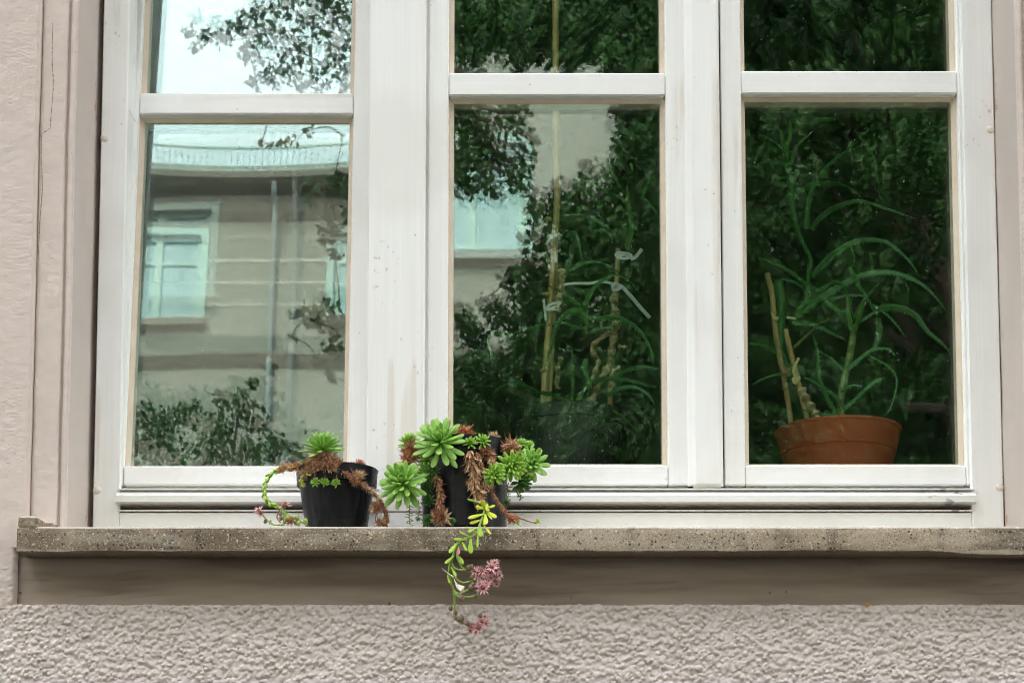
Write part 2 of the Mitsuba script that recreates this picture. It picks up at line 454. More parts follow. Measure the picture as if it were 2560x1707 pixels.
def lumps(xz, cell, seed):
    """Height of coarse thrown plaster: overlapping uneven lumps."""
    r = np.random.default_rng(seed)
    x0, z0 = xz.min(0) - .02
    x1, z1 = xz.max(0) + .02
    gx, gz = np.meshgrid(np.arange(x0, x1, cell), np.arange(z0, z1, cell))
    c = np.column_stack([gx.ravel(), gz.ravel()]) + r.uniform(-.55, .55, (gx.size, 2)) * cell
    rad, ht = cell * r.uniform(.45, 1.15, len(c)), r.uniform(0.15, 1, len(c)) ** 1.3
    warp = np.stack([meshkit.fbm(np.column_stack([xz * 240, np.full(len(xz), k)]), 2, 11) - .5 for k in (0, 9)], 1) * cell * 0.6
    d, i = cKDTree(c).query(xz + warp, k=7)
    h = ht[i] * np.sqrt(np.maximum(0, 1 - (d / rad[i]) ** 2))
    return h.max(1)


xa, xb, za = -1.05, 1.05, 1.56
NX, NZ = 1500, 240
v, f = grid_xz(xa, xb, za, ZROUGH, NX, NZ, 0.0)
h = lumps(v[:, [0, 2]], 0.0049, 3)
h = 0.0052 * h + 0.0016 * (meshkit.fbm(v * 260, 3, 4) - .5) + 0.004 * (meshkit.fbm(v * 22, 2, 6) - .5)
top = np.clip((ZROUGH - v[:, 2]) / 0.004, 0, 1)
v[:, 1] = YW + 0.002 - h * (0.35 + 0.65 * top)
row = v.reshape(NZ, NX, 3)
row[-1, :, 2] += 0.0035 * (meshkit.fbm(row[-1] * np.array([70, 1, 1.]), 3, 8) - .5) + 0.002 * (meshkit.fbm(row[-1] * np.array([300, 1, 1.]), 2, 9) - .5)
row[-2, :, 2] += 0.5 * (row[-1, :, 2] - ZROUGH)
lip = row[-1].copy()
lip[:, 1], lip[:, 2] = YB + .004, lip[:, 2] - .0005
lip2 = np.vstack([row[-1], lip])
a = np.arange(NX - 1)
fl = np.vstack([np.column_stack([a, a + 1, a + NX + 1]), np.column_stack([a, a + NX + 1, a + NX])])
base = trimesh.Trimesh(row.reshape(-1, 3), f, process=False)
add('house_wall__rough_cast', cat([base, trimesh.Trimesh(lip2, fl, process=False)]), 'rough_plaster', True, np.vstack([row.reshape(-1, 3)[:, [0, 2]], lip2[:, [0, 2]] + lip2[:, 1:2] * (0, 1)]), label='coarse lumpy rough-cast plaster below the window')
# outer wall at the left of the sill end: fine roughcast running down into the coarse one
v, f = grid_xz(-1.30, XW - .002, ZROUGH - .02, ZL0 - 0.015, 200, 140, 0.0)
h = 0.0022 * lumps(v[:, [0, 2]], 0.0060, 5) + .002 * (meshkit.fbm(v * 90, 3, 4) - .5)
edge = np.clip((XW - .002 - v[:, 0]) / .006, 0, 1)
v[:, 1] = YW + .0005 - h * edge * np.clip((ZL0 - .015 - v[:, 2]) / .09, 0, 1) ** 1.2 + (1 - edge) ** 2 * .008
v[:, 0] += np.where(v[:, 0] > XW - .01, .0025 * (meshkit.fbm(v * np.array([1, 1, 120.]), 3, 12) - .5), 0)
add('house_wall__rough_edge', trimesh.Trimesh(v, f, process=False), 'plaster', True, v[:, [0, 2]])
# the rest of the facade
HX, HZ = 32.0, 13.0
big = [cbox(-HX, -1.04, YW + .003, .30, 0.0, 1.6), cbox(-1.04, 1.04, YW + .012, .30, 0.0, 1.62), cbox(1.04, HX, YW + .003, .30, 0.0, 1.6),
       cbox(-HX, -1.29, YW + .004, .30, 1.6, ZTOP), cbox(xr - .01, HX, YW + .004, .30, 1.6, ZTOP), cbox(-HX, HX, YW, .30, ZTOP, HZ),
       cbox(-1.29, XJL - .012, -.09, .30, 1.62, ZTOP), cbox(XJR + .012, xr - .01, -.09, .30, 1.62, ZTOP), cbox(XJL - .012, XJR + .012, -.09, .30, 1.62, ZSB + .01),
       cbox(-HX, HX, -.35, .5, HZ, HZ + .25)]
add('house_wall__plain_wall', cat(big), 'plaster')
tag('house_wall', 'pale pinkish beige plastered house wall around the window, coarse rough-cast at its foot', 'wall')

# ------------------------------------------------------------------ the sill
xs = np.linspace(XE, 1.0, 520)
sec = [(-.100, ZSB + .003), (-.168, ZSB + .0005), (-.1755, ZSB), (-.177, ZSB + .0018), (-.1775, ZSB + .012), (-.1772, ZS - .012), (-.1765, ZS - .0022), (-.1735, ZS + .0010), (-.160, ZS + .0032), (-.120, ZS + .0065), (.02, ZS + .011)]
sv = np.zeros((len(xs), len(sec), 3))
for j, (y, z) in enumerate(sec):
    q = np.column_stack([xs * 60, np.full(len(xs), j * 3.1), np.zeros(len(xs))])
    lowf = meshkit.fbm(np.column_stack([xs * 7, np.full(len(xs), j // 4 * 5.), np.zeros(len(xs))]), 2, 31) - .5
    e = 0.0022 if 1 <= j <= 4 else 0.0012
    sv[:, j] = np.column_stack([xs, y + e * (meshkit.fbm(q, 3, 21) - .5), z + e * (meshkit.fbm(q, 3, 25) - .5) + (.004 if j in (2, 3) else .0015 if 1 < j < 9 else 0) * lowf])
sag = np.clip((xs - X(2330, 1380, -.177)) / .08, 0, 1)
sv[:, 1:5, 2] -= (0.006 * sag * sag * (3 - 2 * sag))[:, None]
n = len(sec)
i, j = np.meshgrid(np.arange(len(xs) - 1), np.arange(n - 1), indexing='ij')
a = (i * n + j).ravel()
f = np.vstack([np.column_stack([a, a + n, a + n + 1]), np.column_stack([a, a + n + 1, a + 1])])
body = trimesh.Trimesh(sv.reshape(-1, 3), f, process=False)
endcap = trimesh.Trimesh(sv[0], [(0, k + 1, k + 2)[::1] for k in range(n - 2)], process=False)
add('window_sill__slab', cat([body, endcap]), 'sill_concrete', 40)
x1, x2 = X(96, 1300, -.177), X(140, 1300, -.12)
ub = cbox(XE, x1, -.1768, -.100, ZS - .02, Z(1288, -.176), .004).subdivide_to_size(.006)
ub.vertices += 0.0028 * (np.stack([meshkit.fbm(ub.vertices * 130, 3, s) for s in (1, 2, 3)], 1) - .5)
ub2 = cbox(x1 - .004, x2, -.1330, -.100, ZS - .01, Z(1305, -.133), .003).subdivide_to_size(.006)
ub2.vertices += 0.0050 * (np.stack([meshkit.fbm(ub2.vertices * 110, 3, s) for s in (4, 5, 6)], 1) - .5)
add('window_sill__end_block', cat([ub, ub2]), 'sill_concrete', 40, label='broken raised block at the left end of the sill')
tag('window_sill', 'long grey-brown concrete window sill speckled with dark and white stones', 'window sill')

# ------------------------------------------------------------------ the window
ZG0 = Z(1164, .016)                      # top of the bottom rails
ZR0 = Z(1212, .016)                      # their lower edge
ZB1, ZB0 = Z(183, .016), Z(240, .016)    # glazing bars
ZHEAD = 3.42
YF = .016
xL0, xL1 = X(246, 640), X(311.5, 640)    # left post
xM0, xM1 = X(919.5, 640), X(1062.5, 640) # mullion board
xR0, xR1 = X(2416, 640), X(2494, 640)    # right post
W = 'window'
for x0, x1, inner, caps in ((xL0, xL1, xL1 - .006, ((253, 346), (227, 1226))), (xR0, xR1, xR0 + .006, ((2477, 325), (2503, 1219)))):
    lo, hi = (x0, inner) if inner > (x0 + x1) / 2 else (inner, x1)
    k = add(W + '__frame_post', cat([cbox(x0, x1, 0, .0125, ZS - .01, ZHEAD + .08, .0015), cbox(lo, hi, .013, .085, ZS - .01, ZHEAD + .08)]), 'white_paint_stile')
    for a, b in caps:
        p = at(a, b, -.001)
        s = trimesh.creation.icosphere(subdivisions=3, radius=.0064)
        s.vertices *= (1, .35, 1)
        s.apply_translation((float(np.clip(p[0], x0 + .0055, x1 - .0055)), 0.0003, p[2]))
        add(k + '__screw_cap', s, 'cap_plastic', True)
ZLR = Z(1281)
add(W + '__mullion', cat([cbox(xM0, xM1, 0, .0125, ZLR + .0006, ZHEAD + .08, .0018), cbox(xM0 + .022, xM1 - .006, .013, .085, ZLR + .0006, ZHEAD + .08), cbox(xM1 - .0055, xM1 + .0055, .022, .085, Z(1222), ZHEAD + .08)]), 'white_paint_stile', label='broad flat white post between tilted and closed casement')
add(W + '__bottom_frame', cbox(xL1 + .0004, xR0 - .0004, .0015, .085, ZS - .005, ZLR, .0012), 'white_paint_rail')
add(W + '__head_frame', cbox(xL0, xR1, 0.001, .085, ZHEAD + .08, ZTOP + .02, .002), 'white_paint_rail')
for x0, x1 in ((xL1 - .004, xM0 + .020), (xM1 - .004, xR0 + .004)):
    a = prism([(.05, Z(1219.5, .03)), (.0, Z(1221.2)), (-.0035, Z(1222, -.003)), (-.0035, Z(1224.6, -.003)), (.05, Z(1226, 0) - .001)], 'x', x0, x1)
    b = prism([(.06, Z(1227.5, .006)), (.006, Z(1227.5, .006)), (-.009, Z(1237.5, -.010)), (-.0105, Z(1239, -.0105)), (-.0105, Z(1255, -.0105)), (-.008, Z(1258.5, -.008)), (.030, Z(1273, .030)), (.06, Z(1273, .030))], 'x', x0, x1)
    c = prism([(.06, Z(1274.2, -.002)), (-.0015, Z(1274.6, -.0015)), (-.0015, Z(1278, -.0015)), (.06, Z(1278, -.0015))], 'x', x0, x1)
    add(W + '__weather_bar', cat([a, b, c]), 'weather_metal', 25)
# backing behind the thresholds keeps the room dark
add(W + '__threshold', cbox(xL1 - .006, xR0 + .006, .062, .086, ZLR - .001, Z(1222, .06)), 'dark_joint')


def grid_pane(x0, x1, z0, z1, y, bow, n=28):
    u = np.linspace(-1, 1, n)
    gx, gz = np.meshgrid(u, u)
    v = np.column_stack([(x0 + x1) / 2 + gx.ravel() * (x1 - x0) / 2, y + bow * (1 - gx.ravel() ** 2) * (1 - gz.ravel() ** 2), (z0 + z1) / 2 + gz.ravel() * (z1 - z0) / 2])
    i, j = np.meshgrid(np.arange(n - 1), np.arange(n - 1), indexing='ij')
    a = (i * n + j).ravel()
    f = np.vstack([np.column_stack([a, a + 1, a + n + 1]), np.column_stack([a, a + n + 1, a + n])])
    return trimesh.Trimesh(v, f, process=False), np.column_stack([(gx.ravel() + 1) / 2, (gz.ravel() + 1) / 2])


def specks(x0, x1, z0, z1, y, n, seed):
    r = np.random.default_rng(seed)
    x = r.uniform(x0, x1, n)
    z = z0 + (z1 - z0) * r.beta(1.0, 1.5, n)
    s = np.exp(r.normal(math.log(.00026), .45, n))
    a = r.uniform(0, 6.28, n)
    v = np.stack([np.column_stack([x + s * np.cos(a + k * 2.1) * (1 + .8 * (k == 0)), np.full(n, y), z + s * np.sin(a + k * 2.1)]) for k in range(3)], 1).reshape(-1, 3)
    return trimesh.Trimesh(v, np.arange(3 * n).reshape(-1, 3), process=False)


def casement(root, x0, xa, xb, x1, tilt=0.0, zb=(0, 0), nspeck=900, seed=0, bow=0.0, label=None, wedge=(0, 0)):
    """x0, x1: outer edges; xa, xb: inner edges of the stiles."""
    k0 = key_for(W + '__' + root)
    M = np.eye(4)
    if tilt:
        M = trimesh.transformations.rotation_matrix(-math.radians(tilt), (1, 0, 0), (0, YF, ZR0))
    put = lambda name, m, b, **kw: add(k0 + '__' + name, m.apply_transform(M), b, **kw)
    zb0, zb1 = ZB0 + zb[0], ZB1 + zb[1]
    dep, d1, d2 = .060, .013, .0055
    put('stile', cbox(x0, xa, YF, YF + dep, ZR0, ZHEAD, .0016), 'white_paint_stile')
    put('stile', cbox(xb, x1, YF, YF + dep, ZR0, ZHEAD, .0016), 'white_paint_stile')
    e = .0008
    put('bottom_rail', cbox(xa + e, xb - e, YF + .0004, YF + dep, ZR0, ZG0, .0016), 'white_paint_rail')
    put('glazing_bar', cbox(xa + e, xb - e, YF + .0004, YF + dep, zb0, zb1, .0022), 'white_paint_rail')
    put('top_rail', cbox(xa + e, xb - e, YF + .0004, YF + dep, ZHEAD - .05, ZHEAD, .0016), 'white_paint_rail')
    y0, y1 = YF + d1, YF + d1 + d2
    for n_, (z0, z1) in enumerate(((ZG0, zb0), (zb1, ZHEAD - .05))):
        dx, dz = .0078, .0058
        put('bead', prism([(y0, z0 - .001), (y0, z0 + .0006), (y1, z0 + dz), (y1 + .02, z0 + dz), (y1 + .02, z0 - .001)], 'x', xa + .001, xb - .001), 'bead_putty')
        put('bead', prism([(y0, z1 + .001), (y0, z1 - .0006), (y1, z1 - dz), (y1 + .02, z1 - dz), (y1 + .02, z1 + .001)], 'x', xa + .001, xb - .001), 'bead_putty')
        put('bead', prism([(xa - .001, y0 - .0007), (xa + .002, y0 - .0007), (xa + dx, y1 - .0007), (xa + dx, y1 + .02), (xa - .001, y1 + .02)], 'z', z0 + .0003, z1 - .0003), 'bead_putty')
        put('bead', prism([(xb + .001, y0 - .0007), (xb - .002, y0 - .0007), (xb - dx, y1 - .0007), (xb - dx, y1 + .02), (xb + .001, y1 + .02)], 'z', z0 + .0003, z1 - .0003), 'bead_putty')
        g = [xa + .003, xb - .003, z0 + .003, z1 - .003]
        m, uv = grid_pane(*g, y1 + .0002, bow)
        put('pane', m, 'glass_outer', smooth=True, uv=uv)
        m, uv = grid_pane(*g, y1 + .0182, -bow)
        v = m.vertices.copy()                # the second sheet never lies quite parallel to the first
        v[:, 1] += (v[:, 0] - (xa + xb) / 2) * wedge[0] + (v[:, 2] - (z0 + z1) / 2) * wedge[1]
        m.vertices = v
        put('pane', m, 'glass_inner', smooth=True, uv=uv)
        if n_ == 0 or True:
            put('glass_dust', specks(g[0] + dx, g[1] - dx, g[2] + dz, g[3] - dz, y1 - .0006 - (0 if bow >= 0 else abs(bow)), nspeck if n_ == 0 else nspeck // 3, seed + n_), 'dust', kind='stuff')
    if label:
        labels[k0] = {'label': label}


casement('tilted_casement', X(290, 1165, YF), X(307, 1165, YF), X(866.5, 1165, YF), X(930, 1165, YF), tilt=TILT, nspeck=3600, seed=10, bow=-2.6e-4, wedge=(-.0052, -.0066), label='narrow left casement tilted inwards at its top')
casement('casement', X(1069.5, 640, YF), X(1120, 640, YF), X(1667, 640, YF), X(1721, 640, YF), nspeck=2600, seed=20, bow=1.5e-4, wedge=(.0012, .0022))
casement('casement', X(1806, 640, YF), X(1857.5, 640, YF), X(2404, 640, YF), X(2440, 640, YF), zb=(.003, .0032), nspeck=2200, seed=30, bow=1.2e-4, wedge=(-.0010, .0016))
ax0, ax1 = X(1718, 640, -.004), X(1798.5, 640, -.004)
zA = Z(1209, -.006)
ast = prism([(ax0, YF - .0002), (ax0, .0085), (ax0 + .0012, .0060), (ax0 + .0090, -.0030), (ax0 + .0105, -.0055), (ax1 - .002, -.0055), (ax1, -.0035), (ax1, .010), (ax1 + .0045, .0145), (ax1 + .0045, YF - .0002)], 'z', zA, ZHEAD)
toe = prism([(-.0050, zA - .0002), (YF - .0003, zA - .0002), (YF - .0003, zA - .0105), (.0090, zA - .0100), (.0005, zA - .0045)], 'x', ax0 + .008, ax1 - .0005)
add(W + '__cover_strip', cat([ast, toe]), 'white_paint_stile', label='narrow white cover strip between the two closed casements')
tag(W, 'large white painted wooden window of three casements, the left one tilted open', 'window')

# ------------------------------------------------------------------ the room behind
def inward_box(x0, x1, y0, y1, z0, z1):
    t = .1
    return cat([cbox(x0 - t, x1 + t, y1, y1 + t, z0 - t, z1 + t), cbox(x0 - t, x0, y0, y1, z0 - t, z1 + t), cbox(x1, x1 + t, y0, y1, z0 - t, z1 + t),
                cbox(x0, x1, y0, y1, z0 - t, z0), cbox(x0, x1, y0, y1, z1, z1 + t)])


add('room', inward_box(-2.4, 2.4, .301, 4.6, .9, 3.9), 'room_wall')
tag('room', None, kind='structure')
ZI = ZR0 - .012
add('inner_window_board', cbox(-.70, .78, .088, .42, ZI - .03, ZI, .003), 'inner_board')
tag('inner_window_board', 'pale board inside the window that carries the aloe pots', 'window board')

# ------------------------------------------------------------------ succulents on the sill
def zoomed(x0, y0, k): return lambda x, y: (x0 + x / k, y0 + y / k)


ZA, ZC, ZD, ZT = zoomed(630, 1060, 6.03), zoomed(940, 1040, 5.6), zoomed(1140, 1060, 5.808), zoomed(1090, 1240, 4.355)   # notes taken on enlarged details
ST = np.array([0, .14, .3, .46, .6, .72, .82, .9, .96])
SWd = np.array([.40, .47, .62, .82, .96, 1, .92, .72, .42])
STh = np.array([.75, .85, .95, 1, 1, .95, .85, .66, .42])
RING = np.arange(8) * np.pi / 4


def leaf_template(pointed=False):
    v, uv = [], []
    wd = np.interp(ST, (0, .35, .7, .9, 1), (.75, 1, .75, .35, .1)) if pointed else SWd
    for t, w, h in zip(ST, wd, STh):
        for a in RING:
            v.append((math.cos(a) * w, (math.sin(a) * (.55 if math.sin(a) > 0 else 1.0)) * h, t))
            uv.append((math.cos(a), t))
    v += [(0, .1, 1.0), (0, 0, 0)]
    uv += [(0, 1), (0, 0)]
    f, m = [], len(ST)
    for i in range(m - 1):
        for j in range(8):
            k = (j + 1) % 8
            f += [(i * 8 + j, i * 8 + k, (i + 1) * 8 + k), (i * 8 + j, (i + 1) * 8 + k, (i + 1) * 8 + j)]
    for j in range(8):
        k = (j + 1) % 8
        f += [((m - 1) * 8 + j, (m - 1) * 8 + k, m * 8), (m * 8 + 1, k, j)]
    return np.array(v), np.array(uv), np.array(f)


LT, LP = leaf_template(), leaf_template(True)


def fat_leaf(o, d, up, L, Wd, Th, bend=0.0, tpl=LT):
    v, uv, f = tpl
    d = unit(d)
    up = unit(up - d * (np.asarray(up) @ d))
    sx = np.cross(up, d)
    t = v[:, 2]
    p = np.asarray(o) + (v[:, 0] * Wd / 2)[:, None] * sx + (v[:, 1] * Th / 2 + bend * L * t * t)[:, None] * up + (t * L)[:, None] * d
    return trimesh.Trimesh(p, f, process=False), uv


def rosette_leaves(c, axis, R, n, r, width=.30, thick=.13, opening=98, inner=10, bend=.10, tpl=LT):
    axis = unit(axis)
    e1 = unit(np.cross(axis, (0.2, 0.1, 1)))
    e2 = np.cross(axis, e1)
    ph = r.uniform(0, 6.28)
    out = []
    for i in range(n):
        t = (i + .6) / n
        th = math.radians(inner + (opening - inner) * t ** .75 + r.normal() * 3.5)
        a = ph + i * 2.39996 + r.normal() * .07
        rad = math.cos(a) * e1 + math.sin(a) * e2
        d = axis * math.cos(th) + rad * math.sin(th)
        up = axis * math.sin(th) - rad * math.cos(th) + r.normal(size=3) * .05
        L = R * (.34 + .66 * t ** .42) * r.uniform(.90, 1.06)
        o = np.asarray(c) + axis * (.16 * R * (1 - t)) + d * .05 * R
        out.append(fat_leaf(o, d, up, L, R * width * (.55 + .45 * t ** .5) * r.uniform(.9, 1.08), R * thick, bend * r.uniform(.5, 1.4) * (1 if t < .75 else .4), tpl))
    return out


def join_uv(ms): return cat([m for m, _ in ms]), np.vstack([u for _, u in ms])


def P(z, x, y, Y): return at(*z(x, y), Y)
def S(px, Y): return px * (D + Y) / F


def rosette(root, c, axis, R, n, seed, bsdf='leaf_fresh', whole=False, name='rosette', label=None, **kw):
    r = np.random.default_rng(seed)
    ls = rosette_leaves(c, axis, R, n, r, **kw)
    if whole:
        m, uv = join_uv(ls)
        return add(f'{root}__{name}', m, bsdf, True, uv, label=label)
    k = key_for(f'{root}__{name}')
    if label:
        labels[k] = {'label': label}
    for m, uv in ls:
        add(k + '__leaf', m, bsdf, True, uv)
    return k


def ribbon(o, d, L, w, r, curl=1.0):
    """A shrivelled leaf: a short twisted strip."""
    d = unit(d)
    s = unit(np.cross(d, r.normal(size=3)))
    nn = np.cross(d, s)
    c1, c2, tw = r.normal(0, .35) * curl, r.normal(0, .5) * curl, r.normal(0, .9)
    v = []
    for t, ww in ((0, .45), (.35, 1), (.7, .8), (1, .12)):
        q = np.asarray(o) + d * L * t * (1 - .15 * abs(c2) * t) + nn * L * (c1 * t + c2 * t * t) * .6
        b = s * math.cos(tw * t) + nn * math.sin(tw * t)
        v += [q - b * w / 2 * ww, q + b * w / 2 * ww + nn * 0]
    return v


RF = np.array([(2 * i + a, 2 * i + b, 2 * i + c_) for i in range(3) for a, b, c_ in ((0, 1, 3), (0, 3, 2))])


def ribbons(items, r, curl=1.0):
    v = np.array([ribbon(*it, r, curl) for it in items]).reshape(-1, 3)
    f = (RF[None] + np.arange(len(items))[:, None, None] * 8).reshape(-1, 3)
    return trimesh.Trimesh(v, f, process=False)


def dry_along(pts, n, L, w, seed, out=.8, lead=.7, start=0.0, rad=0.0):
    """Dead leaves lying along a stem."""
    r = np.random.default_rng(seed)
    p = smooth_path(pts, 10)
    t, u, ww = frames(p)
    it, w = [], w * .78
    for _ in range(int(n * 1.35)):
        i = int(r.uniform(start, 1) * (len(p) - 1))
        a = r.uniform(0, 6.28)
        o = math.cos(a) * u[i] + math.sin(a) * ww[i]
        it.append((p[i] + o * rad * r.uniform(.2, 1), o * out * r.uniform(.4, 1.2) + t[i] * lead, L * r.uniform(.6, 1.3), w * r.uniform(.6, 1.4)))
    return ribbons(it, r)


def dry_tuft(c, R, n, seed, axis=(0, -.4, 1), spread=1.2, w=.22):
    r = np.random.default_rng(seed)
    n, w = int(n * 1.7), w * .66
    it = []
    for _ in range(n):
        d = unit(np.array(axis) / np.linalg.norm(axis) + r.normal(size=3) * spread)
        it.append((np.asarray(c) + r.normal(size=3) * R * .18, d, R * r.uniform(.6, 1.15), R * w * r.uniform(.6, 1.4)))
    return ribbons(it, r, 1.2)


def stem_path(z, pts, Y):
    """Pixel notes to points; Y is one depth or one per note."""
    Ys = np.broadcast_to(np.asarray(Y, float), (len(pts),))
    return np.array([P(z, x, y, q) for (x, y), q in zip(pts, Ys)])


def star(c, axis, R, n, r):
    axis = unit(axis)
    e1 = unit(np.cross(axis, (.3, .2, 1)))
    e2 = np.cross(axis, e1)
    ms = []
    for i in range(n):
        a = i * 2 * np.pi / n + r.normal() * .12
        rad = math.cos(a) * e1 + math.sin(a) * e2
        ms.append(fat_leaf(np.asarray(c) + rad * R * .12, rad + axis * r.uniform(.05, .55), axis, R * r.uniform(.85, 1.1), R * .24, R * .07, .12, LP))
    return ms


def flower_head(root, stars, Y, seed, label=None):
    """stars: (px, py, radius in px, direction)"""
    r = np.random.default_rng(seed)
    k = key_for(root + '__flower_head')
    ms, eyes = [], []
    for px, py, R, ax in stars:
        c = at(px, py, Y + r.uniform(-.004, .004))
        R = S(R, Y)
        ms += star(c, np.array(ax) + r.normal(size=3) * .2, R * 1.02, int(r.integers(10, 14)), r)
        e = trimesh.creation.icosphere(subdivisions=2, radius=R * .27)
        e.vertices *= 1 + .35 * (meshkit.noise(e.vertices * 2500) - .5)[:, None]
        e.apply_translation(c + unit(ax) * R * .12)
        eyes.append(e)
    m, uv = join_uv(ms)
    add(k + '__petals', m, 'petal_pink', True, uv)
    add(k + '__centre', cat(eyes), 'flower_eye', True)
    if label:
        labels[k] = {'label': label}


def bud(root, px, py, Y, R, bsdf='flower_bud'):
    m = trimesh.creation.icosphere(subdivisions=2, radius=S(R, Y))
    m.vertices *= (1, 1, 1.35)
    m.vertices *= 1 + .3 * (meshkit.noise(m.vertices * 900) - .5)[:, None]
    m.apply_translation(at(px, py, Y))
    add(root + '__flower_bud', m, bsdf, True)


ZTOPS = ZS + .0060                        # where pots stand on the sill


def make_pot(root, cx, cy, z0, h, rt, rb, lip, bsdf, ring=False, tilt=0.0):
    t = .0016
    w = lambda z: rb + (rt - .0035 - rb) * z / h
    pr = [(0, 0), (rb - .004, 0), (rb, .002), (w(h - lip), h - lip), (w(h - lip) + .0012, h - lip), (rt - .0018, h - lip + .0015), (rt - .0004, h - .002), (rt + .0004, h - .0006), (rt - .0006, h), (rt - t, h - .0008), (rt - t - .004, h - lip), (rb, .004)]
    m = lathe(pr, (cx, cy, z0), 96)
    if tilt:
        m.apply_transform(trimesh.transformations.rotation_matrix(tilt, (0, 1, 0), (cx, cy, z0)))
    add(root + '__pot', m, bsdf, 35)
    add(root + '__soil', lathe([(0, h - .012), (rt * .6, h - .010), (rt - .005, h - .014)], (cx, cy, z0), 40), 'soil', True)


# --- the smaller pot, left
A = key_for('potted_succulent')
Y1, c1 = -.088, at(842, 1240, -.088)
hA = Z(1177, Y1) - ZTOPS
make_pot(A, c1[0], Y1, ZTOPS, hA, S(104, Y1), S(76, Y1), .026, 'black_plastic')
YA = Y1 - .052
rosette(A, P(ZA, 1070, 400, -.150), (0.0, -.40, 1), S(60, -.15), 50, 1, width=.21, thick=.11, opening=97, inner=6, bend=.09, label='single big green rosette sitting on a skirt of dead leaves')
r0 = np.random.default_rng(3)
it = []
for _ in range(620):
    a, hgt = r0.uniform(0, 6.28), r0.random()
    c = P(ZA, 1075, 440 + 270 * hgt, -.146) + np.array([math.cos(a), math.sin(a), 0]) * S(12 + 22 * math.sin(2.4 * hgt + .4), -.15)
    it.append((c, (math.cos(a) * .8, math.sin(a) * .8, r0.uniform(-1.2, .1)), S(19, -.11) * r0.uniform(.6, 1.2), S(3.0, -.11) * r0.uniform(.6, 1.4)))
add(A + '__dead_leaves', ribbons(it, r0), 'dry_leaf', kind='stuff')
core = trimesh.creation.icosphere(subdivisions=3, radius=S(24, -.11))
core.vertices *= (1, 1, 1.1)
core.apply_translation(P(ZA, 1075, 560, -.143))
add(A + '__dried_stem', core, 'brown_stem', True)
for x, y in ((955, 895), (1095, 895), (1265, 905)):
    rosette(A, P(ZA, x, y - 10, YA - .012), (r0.normal() * .2, -1, .25), S(14, YA), 26, int(x), 'leaf_bright', True, 'offset', width=.34, thick=.16)
    add(A + '__runner', tube(stem_path(ZA, [(x + 5, 640), (x + 12, 760), (x, 880)], [-.13, YA - .006, YA - .01]), S(1.3, YA), 5), 'brown_stem', True)
rosette(A, P(ZA, 795, 750, YA + .006), (-.2, -1, .2), S(9, YA), 20, 5, 'leaf_bright', True, 'offset')
add(A + '__dead_leaves', dry_tuft(P(ZA, 795, 750, YA + .008), S(18, YA), 90, 6, (-.2, -1, .1), .9), 'dry_leaf', kind='stuff')
m, uv = fat_leaf(P(ZA, 815, 765, YA), (1, -.3, -.15), (0, -1, .3), S(16, YA), S(6, YA), S(3, YA))
add(A + '__leaf', m, 'leaf_lime', True, uv)
for x, y in ((745, 860), (775, 925)):
    rosette(A, P(ZA, x, y, YA - .002), (-.2, -1, .1), S(8, YA), 18, int(y), 'leaf_lime', True, 'offset')
# arching shoot on the left
dry = stem_path(ZA, [(820, 650), (740, 630), (640, 650), (530, 670), (430, 690)], [-.10, -.11, -.115, -.12, -.125])
add(A + '__dead_leaves', dry_along(dry, 150, S(14, -.12), S(6, -.12), 8, .9, 1.1, rad=S(4, -.12)), 'dry_leaf_orange', kind='stuff')
arch = stem_path(ZA, [(430, 690), (330, 730), (250, 810), (205, 920), (190, 1020), (205, 1110), (270, 1190), (340, 1225), (420, 1270), (480, 1320)], np.linspace(-.125, -.150, 10))
add(A + '__shoot', cat([tube(np.vstack([dry, arch[1:]]), S(3.2, -.13), 8), tube(stem_path(ZA, [(480, 1315), (500, 1400), (490, 1500)], -.150), S(5, -.15), 8), tube(stem_path(ZA, [(485, 1320), (560, 1390), (660, 1430), (830, 1520)], -.150), S(3, -.15), 8),
                        tube(stem_path(ZA, [(490, 1520), (340, 1520), (240, 1460), (160, 1370)], [-.150, -.155, -.156, -.158]), S(2.2, -.15), 8), tube(stem_path(ZA, [(480, 1300), (500, 1270), (510, 1240)], -.150), S(2, -.15), 8)]), 'green_stem', True)
pth = smooth_path(arch, 6)
tt, uu, wv = frames(pth)
for i in range(0, 44, 1):
    if i % 2:
        continue
    r0 = np.random.default_rng(100 + i)
    a = i * 2.39996 / 2
    o = math.cos(a) * uu[i] + math.sin(a) * wv[i]
    m, uv = fat_leaf(pth[i] + o * S(1.5, -.13), tt[i] * 1.0 + o * .42, o, S(17, -.13) * r0.uniform(.85, 1.15), S(9.5, -.13), S(5, -.13), -.10)
    add(A + '__leaf', m, 'leaf_trail', True, uv)
flower_head(A, [(713, 1262, 17, (.1, -.6, .8)), (708, 1266, 12, (-.5, -.7, .4))], -.152, 11)
flower_head(A, [(647, 1277, 15, (-.5, -.7, .5)), (652, 1284, 11, (-.2, -.9, -.3))], -.158, 12)
for x, y, R in ((200, 1470, 4.5), (275, 1480, 4), (680, 1410, 5.5), (810, 1470, 6), (440, 1420, 5), (430, 1360, 4.5), (660, 1490, 5), (700, 1500, 5.5), (545, 1420, 7)):
    bud(A, *ZA(x, y), -.152, R, 'green_stem' if R > 5 else 'flower_bud')
add(A + '__dead_leaves', dry_tuft(P(ZA, 575, 1475, -.153), S(14, -.15), 80, 14, (0, -1, .4), .9), 'dry_leaf', kind='stuff')
add(A + '__runner', tube(stem_path(ZA, [(420, 1290), (375, 1400), (430, 1490)], -.149), S(1.8, -.15), 6), 'brown_stem', True)
rosette(A, P(ZA, 530, 590, -.118), (-.3, -.5, 1), S(9, -.12), 22, 15, 'leaf_rosy', True, 'offset')
rosette(A, P(ZA, 800, 610, -.115), (-.2, -.8, .6), S(11, -.12), 26, 16, 'leaf_dark', True, 'offset')
